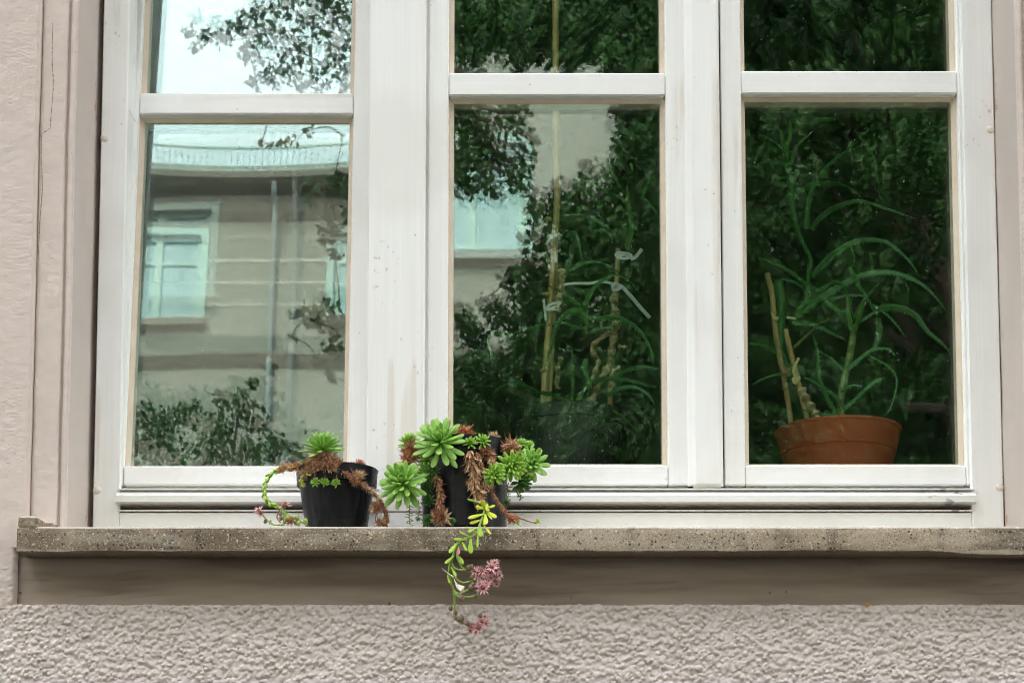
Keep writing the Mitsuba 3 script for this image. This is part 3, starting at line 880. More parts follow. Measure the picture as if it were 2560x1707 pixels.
rosette(A, P(ZA, 1620, 625, -.110), (.3, -.5, .9), S(19, -.11), 34, 17, 'leaf_rosy', True, 'offset', width=.34)
rosette(A, P(ZA, 1500, 625, -.108), (-.1, -.5, .9), S(12, -.11), 24, 18, 'leaf_rosy', True, 'offset')
rosette(A, P(ZA, 1690, 660, -.104), (.6, -.4, .6), S(12, -.11), 24, 19, 'leaf_dark', True, 'offset')
right = stem_path(ZA, [(1300, 610), (1370, 720), (1480, 800), (1580, 850), (1700, 950), (1830, 1040), (1920, 1150), (1990, 1280), (2020, 1400), (2015, 1520)], [-.125, -.148, -.150, -.152, -.152, -.15, -.146, -.14, -.135, -.13])
add(A + '__dried_stem', tube(right, [S(k, -.15) for k in (1.5, 2, 2.5, 4, 4, 4, 3.5, 3.5, 3, 2)], 7), 'brown_stem', True)
add(A + '__dead_leaves', dry_along(right, 420, S(12, -.15), S(3.4, -.15), 21, .75, 1.0, .12, rad=S(3, -.15)), 'dry_leaf', kind='stuff')
for x, y, R, q, n_ in ((1600, 800, 20, -.150, 130), (1880, 1265, 19, -.140, 140), (1940, 1490, 16, -.14, 110), (1560, 880, 14, -.153, 60), (2010, 1470, 9, -.13, 40)):
    add(A + '__dead_leaves', dry_tuft(P(ZA, x, y, q), S(R, q), n_, int(x), (0, -.7, .2), 1.2, .17), 'dry_leaf', kind='stuff')
add(A + '__runner', tube(stem_path(ZA, [(1890, 1330), (1860, 1420), (1870, 1500)], -.14), S(1.2, -.14), 5), 'brown_stem', True)
tag(A, 'succulent in the smaller black pot, one green rosette over a skirt of dead leaves', 'potted plant', 'potted succulents on the outer sill')

# --- the larger pot with many rosettes
Bp = key_for('potted_succulent')
Y2, c2 = -.090, at(1162, 1240, -.090)
hB = Z(1112, Y2) - ZTOPS
make_pot(Bp, c2[0], Y2, ZTOPS, hB, S(116, Y2), S(106, Y2), .030, 'black_plastic')
YBf = Y2 - S(112, Y2)
ROS = ((905, 400, -.165, (0.0, -.82, .52), 75, 42, dict(width=.26, thick=.12, opening=112), 'largest pale green rosette at the top of the pot'),
       (390, 960, -.160, (-.12, -.92, .22), 69, 46, dict(width=.25, thick=.12, opening=106), 'second large rosette hanging at the left of the pot'),
       (480, 390, -.115, (-.35, -.5, .8), 36, 34, dict(width=.24, opening=100), None))
for i, (x, y, q, ax, R, n_, kw, lb) in enumerate(ROS):
    rosette(Bp, P(ZC, x, y, q), ax, S(R, q), n_, 40 + i, 'leaf_fresh' if i < 2 else 'leaf_bright', label=lb, **kw)
for i, (x, y, q, ax, R, n_, mt) in enumerate(((210, 290, -.160, (-.15, -.8, .7), 22, 30, 'leaf_bright'), (385, 260, -.158, (.35, -.75, .6), 24, 32, 'leaf_bright'), (1105, 590, -.120, (.25, -.95, .15), 50, 34, 'leaf_fresh'),
                                              (810, 620, -.150, (.35, -.9, -.15), 44, 36, 'leaf_bright'), (560, 740, -.168, (.3, -.95, -.05), 34, 34, 'leaf_bright'))):
    rosette(Bp, P(ZD, x, y, q), ax, S(R, q), n_, 60 + i, mt, width=.27, thick=.14, opening=104)
for i, (x, y, q, ax, R, n_, mt) in enumerate(((950, 310, -.105, (0, -.6, .8), 22, 30, 'leaf_bright'), (1050, 330, -.1, (.3, -.6, .7), 20, 26, 'leaf_bright'), (950, 850, -.125, (.1, -.7, -.7), 30, 34, 'leaf_dark'),
                                              (700, 700, -.135, (-.2, -.9, .2), 24, 30, 'leaf_dark'), (1000, 720, -.125, (0, -.9, .1), 30, 32, 'leaf_bright'), (900, 480, -.12, (0, -.7, .6), 26, 30, 'leaf_bright'), (735, 1140, -.14, (-.2, -.9, -.4), 11, 24, 'leaf_dark'), (1180, 1430, -.15, (.2, -.6, .8), 11, 22, 'leaf_trail'), (880, 1440, -.16, (.2, -.8, .5), 12, 20, 'leaf_trail'), (530, 165, -.12, (0, -.4, 1), 10, 24, 'leaf_dark'),
                                              (940, 1085, -.13, (0, -.7, -.7), 7, 12, 'leaf_dark'))):
    rosette(Bp, P(ZD, x, y, q), ax, S(R, q), n_, 80 + i, mt, True, 'offset', width=.28, thick=.14)
for i, (x, y, q, ax, R, n_, mt) in enumerate(((740, 1190, YBf + .006, (-.2, -1, .3), 21, 34, 'leaf_dark'), (730, 1470, YBf + .004, (-.2, -.9, .5), 20, 34, 'leaf_dark'), (770, 850, YBf + .004, (-.1, -1, -.2), 26, 36, 'leaf_dark'), (720, 1000, YBf + .008, (-.3, -1, -.3), 22, 30, 'leaf_dark'),
                                              (1060, 1480, YBf - .004, (.1, -.8, .6), 13, 26, 'leaf_dark'), (640, 690, -.13, (.2, -.8, .4), 17, 26, 'leaf_rosy'), (680, 820, -.14, (.4, -.8, .1), 34, 32, 'leaf_fresh'), (700, 620, -.135, (.3, -.7, .5), 26, 30, 'leaf_fresh'), (760, 920, YBf + .004, (.2, -1, -.2), 20, 30, 'leaf_dark'), (800, 760, YBf + .002, (.1, -1, .1), 20, 30, 'leaf_dark'), (590, 1440, -.13, (0, -.7, -.6), 8, 16, 'leaf_dark'))):
    rosette(Bp, P(ZC, x, y, q), ax, S(R, q), n_, 120 + i, mt, True, 'offset', width=.27, thick=.13)
# tufts and stems of dead leaves
for z, x, y, R, q, n_, mt in ((ZC, 500, 520, 30, -.125, 170, 'dry_leaf'), (ZC, 460, 620, 26, -.13, 110, 'dry_leaf_orange'), (ZD, 545, 210, 17, -.125, 120, 'dry_leaf'), (ZD, 800, 385, 30, -.125, 230, 'dry_leaf'), (ZD, 130, 160, 24, -.11, 150, 'dry_leaf_orange'), (ZD, 60, 120, 18, -.11, 80, 'dry_leaf_orange'), (ZD, 230, 190, 15, -.11, 70, 'dry_leaf_orange'),
                              (ZD, 460, 450, 22, -.15, 170, 'dry_leaf'), (ZC, 910, 1440, 25, YBf - .008, 190, 'dry_leaf'), (ZC, 850, 1380, 16, YBf - .006, 70, 'dry_leaf'), (ZD, 810, 1390, 17, -.165, 120, 'dry_leaf_orange'), (ZC, 500, 330, 12, -.12, 50, 'dry_leaf')):
    add(Bp + '__dead_leaves', dry_tuft(P(z, x, y, q), S(R, q), n_, int(x + y), (0, -.8, .4), 1.1, .2), mt, kind='stuff')
DRY = ((ZC, [(840, 820), (880, 980), (900, 1110), (890, 1240), (910, 1360), (940, 1470)], YBf - .006, 300, 15, 4.2, 'dry_leaf', 4),
       (ZD, [(200, 400), (215, 560), (270, 720), (270, 850), (310, 980), (350, 1100)], YBf - .016, 320, 27, 6.0, 'dry_leaf_tan', 8),
       (ZD, [(290, 420), (350, 560), (400, 700), (430, 860), (480, 940)], YBf - .006, 150, 16, 3.5, 'dry_leaf', 4),
       (ZD, [(470, 900), (560, 1060), (640, 1180), (720, 1290), (800, 1380), (900, 1370)], YBf - .006, 300, 9, 2.6, 'dry_leaf', 3),
       (ZD, [(480, 400), (520, 520), (530, 620), (490, 700)], YBf - .002, 170, 15, 4.5, 'dry_leaf', 4),
       (ZD, [(545, 230), (570, 320), (565, 400)], -.13, 40, 9, 2.5, 'dry_leaf', 2))
for i, (z, pts, q, n_, L, w, mt, rd) in enumerate(DRY):
    p = stem_path(z, pts, q)
    add(Bp + '__dried_stem', tube(p, S(rd * .8, q), 7), 'brown_stem', True)
    add(Bp + '__dead_leaves', dry_along(p, n_, S(L, q), S(w, q), 200 + i, .5 if i == 1 else .8, 1.0, rad=S(rd, q)), mt, kind='stuff')
add(Bp + '__runner', tube(stem_path(ZD, [(860, 1355), (960, 1380), (1080, 1425), (1180, 1440)], -.16), S(1.5, -.16), 6), 'brown_stem', True)
add(Bp + '__runner', tube(stem_path(ZD, [(880, 1340), (1000, 1400), (1160, 1448)], -.155), S(1.2, -.16), 6), 'brown_stem', True)
# thin hanging shoots with tiny leaflets
for z, pts, q, L in ((ZC, [(460, 1180), (470, 1300), (465, 1420), (470, 1515)], -.16, 13), (ZC, [(600, 1170), (595, 1260), (605, 1340), (585, 1420)], -.145, 11), (ZD, [(765, 850), (750, 950), (760, 1040), (735, 1120)], -.145, 11), (ZD, [(915, 900), (925, 1000), (945, 1075)], -.13, 9), (ZD, [(870, 960), (900, 1030), (925, 1060)], -.13, 6)):
    p = stem_path(z, pts, q)
    add(Bp + '__runner', tube(p, S(1.2, q), 5), 'brown_stem', True)
    sp = smooth_path(p, 5)
    r0 = np.random.default_rng(len(scene))
    ms = []
    for i in range(2, len(sp)):
        sgn = 1 if i % 2 else -1
        ms.append(fat_leaf(sp[i], (sgn * r0.uniform(.5, 1), -.3, r0.uniform(-.6, .15)), (0, -.6, 1), S(L, q) * r0.uniform(.7, 1.1), S(L * .36, q), S(2.4, q)))
    m, uv = join_uv(ms)
    add(Bp + '__leaflets', m, 'leaf_dark', True, uv, kind='stuff')
# the shoot that trails over the edge of the sill
TR = [(350, 40), (520, 90), (530, 150), (510, 230), (480, 310), (455, 390), (400, 440), (330, 472), (265, 505), (220, 560), (185, 660), (155, 740), (142, 850), (165, 950), (195, 1050), (203, 1180), (198, 1290), (215, 1330), (250, 1362), (330, 1402), (390, 1430)]
TY = [-.172, -.185, -.188, -.190, -.193, -.196, -.198, -.198, -.198, -.197, -.195, -.190, -.185, -.182, -.178, -.174, -.170, -.168, -.166, -.165, -.164]
p = stem_path(ZT, TR, TY)
add(Bp + '__trailing_shoot', tube(p, [S(k, -.19) for k in (3, 3.4, 3.4, 3.4, 3.4, 3.4, 3.6, 3.6, 3.7, 3.7, 3.7, 3.7, 3.6, 3.3, 3, 2.8, 2.6, 2.4, 2.2, 2.2, 2)], 9), 'green_stem', True, label='long green flowering shoot trailing over the edge of the sill')
for (bx, by), (tx, ty), w, mt in (((530, 140), (500, 45), 60, 'leaf_lime'), ((525, 140), (425, 122), 52, 'leaf_lime'), ((550, 130), (650, 108), 40, 'leaf_lime'), ((550, 165), (660, 240), 56, 'leaf_lime'), ((545, 175), (612, 262), 24, 'leaf_lime'), ((530, 195), (345, 245), 50, 'leaf_lime'), ((505, 258), (365, 300), 42, 'leaf_lime'), ((535, 200), (545, 325), 60, 'leaf_lime'), ((560, 90), (555, 175), 56, 'leaf_lime'),
                                ((510, 300), (598, 420), 34, 'leaf_lime'), ((487, 335), (485, 448), 66, 'leaf_trail'), ((455, 410), (452, 572), 28, 'leaf_trail'), ((450, 405), (330, 335), 34, 'leaf_trail'), ((440, 345), (345, 400), 34, 'leaf_trail'), ((385, 455), (245, 388), 34, 'leaf_trail'), ((378, 465), (378, 630), 62, 'leaf_trail'), ((335, 478), (190, 470), 42, 'leaf_trail'), ((280, 495), (337, 600), 34, 'leaf_trail'),
                                ((235, 505), (142, 628), 48, 'leaf_trail'), ((245, 550), (240, 645), 46, 'leaf_rosy'), ((195, 655), (96, 738), 44, 'leaf_trail'), ((222, 630), (298, 745), 48, 'leaf_trail'), ((165, 775), (222, 885), 34, 'leaf_trail'), ((125, 865), (152, 952), 30, 'leaf_trail')):
    i = int(np.argmin([(bx - a) ** 2 + (by - b_) ** 2 for a, b_ in TR]))
    r0 = np.random.default_rng(bx + ty)
    o, e = P(ZT, bx, by, TY[i] - .002), P(ZT, tx, ty, TY[i] - .006 - r0.uniform(0, .006))
    side = np.cross(e - o, (0, -1, 0))
    m, uv = fat_leaf(o, e - o, np.array([0, -1, .35]) + .3 * unit(side) * r0.normal(), np.linalg.norm(e - o), S(w / 4.355, -.19), S(w / 4.355 * .42, -.19), r0.uniform(-.05, .12))
    add(Bp + '__leaf', m, mt, True, uv)
for pts, R in (([(172, 700), (175, 740), (215, 795), (280, 808), (345, 800)], 2.8), ([(225, 650), (245, 720), (300, 795), (385, 832)], 2.2), ([(180, 800), (215, 890), (270, 940), (340, 940), (440, 905)], 2.8), ([(195, 1030), (240, 1065), (300, 1050), (360, 1020), (435, 1020)], 2.8), ([(205, 1060), (250, 1095), (310, 1103), (420, 1090), (465, 1065)], 2.8)):
    add(Bp + '__flower_stalk', tube(stem_path(ZT, pts, [-.188] + [-.19] * (len(pts) - 1)), S(R, -.19), 8), 'green_stem', True)
f4 = lambda L_: [(*ZT(x, y), R / 4.355, ax) for x, y, R, ax in L_]
flower_head(Bp, f4([(460, 845, 88, (-.1, -1, .1)), (500, 820, 66, (.2, -.9, .5)), (430, 820, 60, (-.5, -.8, .4)), (535, 850, 60, (.5, -.8, 0))]), -.192, 31, 'upper flower head of pale pink stars')
flower_head(Bp, f4([(608, 775, 80, (.0, -1, .3)), (640, 730, 62, (.2, -.8, .7)), (655, 810, 60, (.5, -.9, .1)), (590, 835, 50, (0, -1, -.3)), (685, 860, 58, (.6, -.8, -.2))]), -.194, 32)
flower_head(Bp, f4([(510, 1000, 86, (0, -1, .0)), (550, 960, 62, (.3, -.8, .5)), (480, 960, 46, (-.4, -.8, .5))]), -.196, 33)
flower_head(Bp, f4([(645, 925, 58, (.3, -.8, -.4)), (660, 960, 40, (.4, -.7, -.5)), (600, 890, 40, (0, -.8, -.5))]), -.190, 34)
flower_head(Bp, f4([(495, 1370, 80, (.2, -1, .2)), (530, 1320, 55, (.3, -.8, .6)), (540, 1390, 50, (.6, -.8, 0))]), -.168, 35, 'lowest pink flower head before the rough plaster')
flower_head(Bp, f4([(462, 1435, 75, (0, -1, -.1)), (400, 1430, 62, (-.4, -.9, -.2)), (375, 1465, 50, (-.4, -.8, -.5)), (440, 1480, 44, (0, -.8, -.6))]), -.168, 36)
for x, y, R in ((355, 785, 6.5), (385, 770, 5.5), (388, 888, 5), (380, 1000, 7), (400, 965, 5), (432, 1088, 4), (280, 1112, 6.5), (290, 1128, 5), (160, 1220, 5.5), (215, 1272, 5), (212, 1328, 4.5), (275, 1335, 7), (345, 1385, 5.5), (485, 1300, 5), (240, 1345, 4.5), (285, 1378, 4), (425, 1000, 5)):
    bud(Bp, *ZT(x, y), -.192 if y < 1150 else -.17, R)
w0 = [P(ZT, x, y, q) for x, y, q in ((185, 880, -.196), (235, 960, -.20), (312, 985, -.203), (305, 1045, -.198), (250, 1090, -.197), (222, 1000, -.199), (265, 1035, -.204))]
add(Bp + '__dried_petal', trimesh.Trimesh(np.array(w0), [(0, 1, 5), (1, 2, 6), (1, 6, 5), (2, 3, 6), (3, 4, 6)], process=False), 'papery_petal')
add(Bp + '__runner', tube(stem_path(ZT, [(62, 785), (120, 835), (190, 885)], -.198), [S(.5, -.2), S(1, -.2), S(2.2, -.2)], 5), 'papery_petal', True)
tag(Bp, 'succulent in the larger black pot, crowded with rosettes, pink flowers hanging below the sill', 'potted plant', 'potted succulents on the outer sill')

bq = trimesh.creation.icosphere(subdivisions=3, radius=.0027)
bq.apply_translation(at(2168, 1512, YW - .002))
add('berry', bq, 'berry_skin', True)
tag('berry', 'tiny orange berry caught on the top edge of the rough plaster', 'berry')

# ------------------------------------------------------------------ aloes behind the glass
ZM, ZN, ZQ, ZU = zoomed(1100, 550, 2.412), zoomed(1800, 200, 2.613), zoomed(1800, 750, 2.613), zoomed(1130, 260, 3.564)


def toothed_leaf(pts, w, seed, teeth=True, thick=.35):
    """An aloe leaf along a curve: fleshy, tapering, with a row of teeth on each edge."""
    r = np.random.default_rng(seed)
    p = smooth_path(pts, 8)
    n_ = len(p)
    t, _, _ = frames(p)
    t01 = np.linspace(0, 1, n_)
    wd = w * .54 * np.interp(t01, (0, .12, .5, .85, 1), (.9, 1, .78, .36, .04))
    roll = r.uniform(-.8, .8) + t01 * r.uniform(-.8, .8)
    v = []
    for i in range(n_):
        s = np.cross(t[i], (0, -1, 0))
        s = unit(s) if np.linalg.norm(s) > 1e-3 else np.array([1., 0, 0])
        q = np.cross(s, t[i])
        s, q = s * math.cos(roll[i]) + q * math.sin(roll[i]), q * math.cos(roll[i]) - s * math.sin(roll[i])
        h = wd[i] * thick
        v += [p[i] - s * wd[i] / 2, p[i] - s * wd[i] * .25 + q * h * .35, p[i] + q * h * .1, p[i] + s * wd[i] * .25 + q * h * .35, p[i] + s * wd[i] / 2, p[i] - q * h * .75]
    f = []
    for i in range(n_ - 1):
        for j in range(6):
            k = (j + 1) % 6
            f += [(i * 6 + j, i * 6 + k, (i + 1) * 6 + k), (i * 6 + j, (i + 1) * 6 + k, (i + 1) * 6 + j)]
    ms = [trimesh.Trimesh(np.array(v), f, process=False)]
    if teeth:
        tv, v = [], np.array(v).reshape(n_, 6, 3)
        for e, sgn in ((0, -1), (4, 1)):
            c = v[:, e]
            acc = np.concatenate([[0], np.cumsum(np.linalg.norm(np.diff(c, axis=0), axis=1))])
            for d in np.arange(.006, acc[-1] * .94, .0072):
                b = np.array([np.interp(d, acc, c[:, k]) for k in range(3)])
                b2 = np.array([np.interp(d + .0028, acc, c[:, k]) for k in range(3)])
                i = min(int(np.searchsorted(acc, d)), n_ - 1)
                s = unit(v[i, 4] - v[i, 0]) * sgn
                tv += [b, b2, (b + b2) / 2 + s * .0023 + unit(b2 - b) * .0012]
        if tv:
            ms.append(trimesh.Trimesh(np.array(tv), np.arange(len(tv)).reshape(-1, 3), process=False))
    return cat(ms)


def aloe(root, z, leaves, seed):
    for i, (pts, w, q0, q1, mt) in enumerate(leaves):
        p = stem_path(z, pts, np.linspace(q0, q1, len(pts)))
        add(root + '__leaf', toothed_leaf(p, w, seed + i), mt, 50)


def cane(root, z, pts, q, r, name='bamboo_cane', bsdf='bamboo', knots=True):
    p = stem_path(z, pts, q)
    ms = [tube(p, r, 8, 4)]
    if knots:
        L = np.linalg.norm(p[-1] - p[0])
        for d in np.arange(.07, L, .13):
            c = p[0] + (p[-1] - p[0]) * d / L
            m = trimesh.creation.icosphere(subdivisions=1, radius=r * 1.25)
            m.vertices *= (1, 1, .5)
            m.apply_translation(c)
            ms.append(m)
    add(f'{root}__{name}', cat(ms), bsdf, True)


def bark_stem(root, z, pts, q, r, seed):
    p = smooth_path(stem_path(z, pts, q), 7)
    rr = np.random.default_rng(seed)
    rad = r * (1 + .28 * np.sin(np.linspace(0, len(p) * 1.35, len(p))) + rr.normal(0, .08, len(p)))
    add(root + '__bare_stem', tube(p, rad, 9, 2), 'aloe_bark', True)


def tie(root, z, pts, q, w, bsdf='tie_tape'):
    p = smooth_path(stem_path(z, pts, q), 5)
    t, u, _ = frames(p)
    s = np.array([unit(np.cross(k, (0, -1, .15))) for k in t])
    v = np.stack([p - s * w / 2, p + s * w / 2], 1).reshape(-1, 3)
    v2 = v + np.array([0, .0008, 0])
    n_, f = len(p), []
    for i in range(n_ - 1):
        f += [(2 * i, 2 * i + 1, 2 * i + 3), (2 * i, 2 * i + 3, 2 * i + 2)]
    f = np.array(f)
    add(root + '__tie', trimesh.Trimesh(np.vstack([v, v2]), np.vstack([f, f[:, ::-1] + 2 * n_]), process=False), bsdf)


LB, LN = 'aloe_leaf_bright', 'aloe_leaf'
K = key_for('potted_aloe')
YK = .215
ck = at(1420, 1040, YK)
make_pot(K, ck[0], YK, ZI, Z(1039, YK) - ZI, S(147, YK), S(120, YK), .022, 'dark_pot')
yk = .20
aloe(K, ZM, [([(870, 600), (800, 550), (740, 590), (705, 650), (670, 760), (620, 940)], .017, .17, .14, LN), ([(870, 590), (960, 600), (1060, 590), (1180, 650), (1265, 770), (1290, 890)], .016, .17, .13, LN), ([(880, 580), (885, 490), (950, 390), (1050, 335), (1140, 370), (1190, 430)], .017, .17, .13, LN),
             ([(875, 660), (800, 640), (730, 620), (640, 640)], .014, .19, .17, LN), ([(700, 630), (600, 645), (500, 665), (420, 700)], .013, .2, .18, LN), ([(440, 690), (320, 690), (290, 730), (305, 800), (320, 890)], .011, .18, .16, LN), ([(310, 690), (250, 750), (190, 820)], .009, .18, .16, LB),
             ([(860, 560), (840, 520), (790, 480), (740, 440), (650, 400)], .013, .18, .16, LN), ([(900, 680), (960, 660), (1050, 640), (1100, 600)], .013, .2, .19, LN), ([(800, 550), (850, 560), (880, 620), (880, 720)], .020, .165, .165, LB),
             ([(880, 840), (870, 900), (900, 980), (895, 1050), (870, 1110)], .014, .17, .155, LN), ([(870, 1010), (960, 970), (1050, 958), (1200, 985), (1330, 1020)], .016, .18, .13, LN), ([(1060, 940), (1140, 905), (1230, 888), (1330, 905)], .014, .2, .15, LN), ([(1000, 1060), (1080, 1020), (1170, 1010), (1250, 1050), (1295, 1115)], .014, .2, .15, LN),
             ([(770, 1120), (700, 1060), (600, 1040), (500, 990), (395, 950)], .016, .18, .14, LN), ([(600, 1070), (520, 1010), (440, 990), (370, 1005), (320, 1050)], .012, .2, .16, LN), ([(800, 1150), (830, 1090), (860, 1040), (905, 985)], .018, .165, .15, LB), ([(790, 1150), (800, 1000), (800, 850), (790, 740)], .011, .2, .18, LN),
             ([(910, 1150), (980, 1125), (1060, 1160), (1140, 1220), (1200, 1290)], .013, .17, .13, LN), ([(780, 80), (820, 90), (840, 160), (860, 260)], .013, .21, .19, LN), ([(760, 110), (790, 75), (815, 85)], .012, .21, .21, LN), ([(780, 310), (860, 265), (950, 255), (1040, 290), (1100, 350)], .014, .2, .18, LN), ([(640, 190), (650, 260), (690, 300)], .009, .2, .19, LN)], 300)
aloe(K, ZU, [([(1290, 470), (1370, 560), (1440, 640), (1500, 760)], .020, .21, .17, LN), ([(1030, 860), (1100, 760), (1200, 690), (1310, 710)], .011, .22, .2, LN), ([(1310, 700), (1220, 740), (1195, 800), (1260, 870)], .009, .22, .2, LN), ([(1240, 1000), (1330, 1070), (1420, 1130)], .014, .2, .18, LN), ([(1690, 840), (1760, 900), (1830, 980)], .013, .18, .14, LN), ([(1700, 830), (1740, 720), (1820, 620)], .009, .19, .16, LN),
             ([(1590, 530), (1610, 600)], .008, .19, .18, LB), ([(1380, 480), (1410, 380), (1450, 280)], .007, .2, .18, LB), ([(1560, 1300), (1600, 1100), (1570, 900), (1560, 700)], .020, .24, .24, LB), ([(1250, 1140), (1350, 1135), (1410, 1180), (1430, 1240)], .010, .21, .2, LN), ([(970, 1000), (1080, 990), (1180, 1000)], .008, .22, .21, LN)], 340)
cane(K, ZM, [(618, 1160), (700, 0), (702, -280), (698, -560), (696, -1400)], [yk - .02, yk, yk, yk, yk], .0058)
cane(K, ZM, [(655, 1160), (695, 350), (690, 60)], yk + .01, .0042)
cane(K, ZM, [(1020, 1200), (1045, 700), (1075, 180)], yk + .01, .0044)
bark_stem(K, ZM, [(728, 300), (735, 380), (715, 480), (700, 560)], yk - .02, .0062, 1)
bark_stem(K, ZM, [(1062, 390), (1048, 510), (1072, 620), (1040, 740), (1030, 850), (990, 930), (940, 1030), (905, 1120)], yk, .0060, 2)
bark_stem(K, ZM, [(1020, 680), (915, 770), (955, 850), (925, 940), (905, 1010)], yk - .01, .0038, 3)
bark_stem(K, ZM, [(730, 830), (705, 920), (705, 1030)], yk + .02, .0042, 4)
bark_stem(K, ZM, [(1085, 885), (1035, 930), (1020, 1010)], yk - .02, .0026, 5)
bark_stem(K, ZM, [(1075, 765), (1130, 772)], yk - .02, .0032, 6)
tie(K, ZM, [(640, 155), (665, 110), (700, 95), (672, 92), (650, 105), (690, 108), (722, 82)], yk - .022, .004)
tie(K, ZM, [(640, 610), (632, 545), (625, 480)], yk - .024, .004)
tie(K, ZM, [(632, 540), (670, 510), (725, 500), (700, 525), (640, 545), (712, 540)], yk - .026, .0042)
tie(K, ZM, [(745, 395), (800, 385), (900, 385), (980, 375), (1050, 390), (1085, 395)], yk - .024, .0045)
tie(K, ZM, [(1035, 400), (1060, 385), (1085, 410), (1050, 425), (1040, 400)], yk - .028, .0060)
tie(K, ZM, [(1085, 395), (1140, 450), (1200, 520), (1265, 592)], yk - .026, .0062)
tie(K, ZM, [(1060, 225), (1070, 200), (1130, 205), (1155, 225), (1100, 235), (1065, 215), (1145, 215)], yk - .016, .0050)
tie(K, ZM, [(1150, 240), (1180, 225), (1218, 178)], yk - .018, .0060)
tag(K, 'staked aloe in a dark pot behind the middle pane, its canes bound with white tape', 'potted plant', 'aloes inside the window')

Q = key_for('potted_aloe')
YQ = .210
cq = at(2095, 1080, YQ)
rq = S(157, YQ)
hq = Z(1078, YQ) - ZI
make_pot(Q, cq[0], YQ, ZI, hq, rq, rq * .74, .004, 'terracotta_plastic')
zq = hq - .040
wq = lambda z: rq * .74 + (rq - .0035 - rq * .74) * z / hq
add(Q + '__pot__rim_band', lathe([(wq(zq), zq), (wq(zq) + .0022, zq + .0005), (rq - .0006, hq - .005), (rq + .0018, hq - .003), (rq + .0018, hq + .0005), (rq - .002, hq + .0012)], (cq[0], YQ, ZI), 96), 'terracotta_plastic', 35)
yq = .19
aloe(Q, ZN, [([(1000, 1510), (1100, 1490), (1190, 1500), (1280, 1545), (1350, 1640), (1420, 1700), (1520, 1790)], .021, .15, .10, LN), ([(500, 1545), (600, 1460), (720, 1390), (900, 1290), (1080, 1260), (1250, 1300), (1380, 1390), (1500, 1540)], .025, .2, .11, LN), ([(600, 1290), (720, 1160), (850, 1075), (960, 1048), (1100, 1070), (1230, 1180), (1310, 1295)], .019, .2, .14, LN),
             ([(600, 980), (660, 900), (750, 840), (850, 805), (930, 797), (1100, 850), (1290, 915)], .017, .22, .17, LN), ([(565, 980), (575, 830), (610, 700), (680, 590), (800, 490), (955, 420)], .016, .2, .16, LN), ([(955, 420), (900, 360), (870, 320)], .007, .17, .16, LN), ([(950, 418), (1005, 520), (1030, 640), (1035, 740)], .010, .17, .15, LN), ([(480, 745), (620, 685), (720, 678), (830, 705), (940, 785)], .018, .25, .2, LN),
             ([(590, 295), (660, 265), (775, 262)], .020, .2, .16, LN), ([(845, 1225), (920, 1370), (980, 1460), (1030, 1560)], .012, .15, .16, LN), ([(640, 1385), (540, 1320), (430, 1240), (240, 1155)], .013, .2, .16, LN), ([(600, 1400), (500, 1330), (400, 1300)], .013, .22, .2, LN), ([(690, 1445), (740, 1490), (800, 1520), (860, 1570)], .016, .16, .17, LN), ([(500, 1520), (600, 1420), (690, 1350), (770, 1325), (840, 1420), (880, 1600)], .017, .16, .16, LN),
             ([(420, 480), (410, 400), (390, 330)], .016, .21, .2, LB), ([(460, 560), (500, 440), (560, 380), (620, 330)], .014, .21, .2, LN), ([(440, 520), (380, 430), (300, 380), (250, 350)], .013, .21, .19, LN), ([(470, 640), (420, 560), (330, 530), (240, 560)], .014, .22, .2, LN), ([(430, 470), (460, 350), (455, 250)], .013, .22, .21, LB), ([(1210, 1320), (1235, 1400), (1220, 1500)], .009, .13, .13, LB),
             ([(880, 1560), (940, 1440), (1000, 1370), (1080, 1290)], .017, .18, .17, LN), ([(850, 1090), (875, 1160), (870, 1230)], .005, .16, .15, LN), ([(720, 1440), (850, 1410), (980, 1420)], .012, .22, .21, LN)], 400)
aloe(Q, ZQ, [([(800, 725), (860, 670), (930, 605), (1000, 545), (1075, 508)], .015, .17, .15, LN), ([(785, 665), (700, 590), (600, 530), (530, 505)], .015, .17, .15, LN), ([(775, 785), (700, 640), (645, 500), (640, 350), (600, 220)], .013, .17, .15, LN), ([(815, 475), (740, 395), (640, 330)], .013, .19, .18, LN), ([(830, 460), (920, 380), (1000, 330), (1100, 325), (1150, 375)], .014, .17, .15, LN), ([(985, 370), (1100, 440), (1155, 530), (1120, 690), (1070, 770)], .006, .16, .14, LN),
             ([(375, 350), (290, 305), (180, 285)], .015, .2, .17, LN), ([(470, 150), (600, 160), (720, 215), (840, 275)], .018, .21, .19, LN), ([(470, 325), (560, 240), (680, 140), (820, 65)], .012, .2, .17, 'aloe_stem'), ([(1000, 30), (1080, 90), (1140, 150), (1215, 250)], .010, .15, .13, LN), ([(1030, 120), (1040, 220), (990, 330), (850, 430)], .020, .16, .17, LN), ([(860, 200), (840, 80), (830, 0), (800, -60)], .016, .16, .15, LB),
             ([(900, 150), (1000, 90), (1060, 40)], .013, .17, .16, LN), ([(400, 480), (300, 510), (200, 560)], .008, .19, .17, LN), ([(880, 200), (930, 60), (950, -40)], .018, .165, .16, LB), ([(790, 600), (870, 560), (930, 570)], .008, .18, .17, LN), ([(790, 770), (720, 755), (620, 745), (520, 710)], .011, .18, .16, LN), ([(780, 800), (700, 770), (640, 765)], .010, .175, .16, LN)], 440)
add(Q + '__stem', tube(stem_path(ZQ, [(805, 800), (785, 690), (800, 570), (830, 450), (855, 320), (875, 180)], yq), .0062, 9), 'aloe_stem', True)
add(Q + '__stem', tube(stem_path(ZN, [(560, 1530), (575, 1300), (590, 1180), (545, 1080), (500, 960), (470, 800), (460, 650), (430, 470)], .22), .0045, 8), 'aloe_leaf', True)
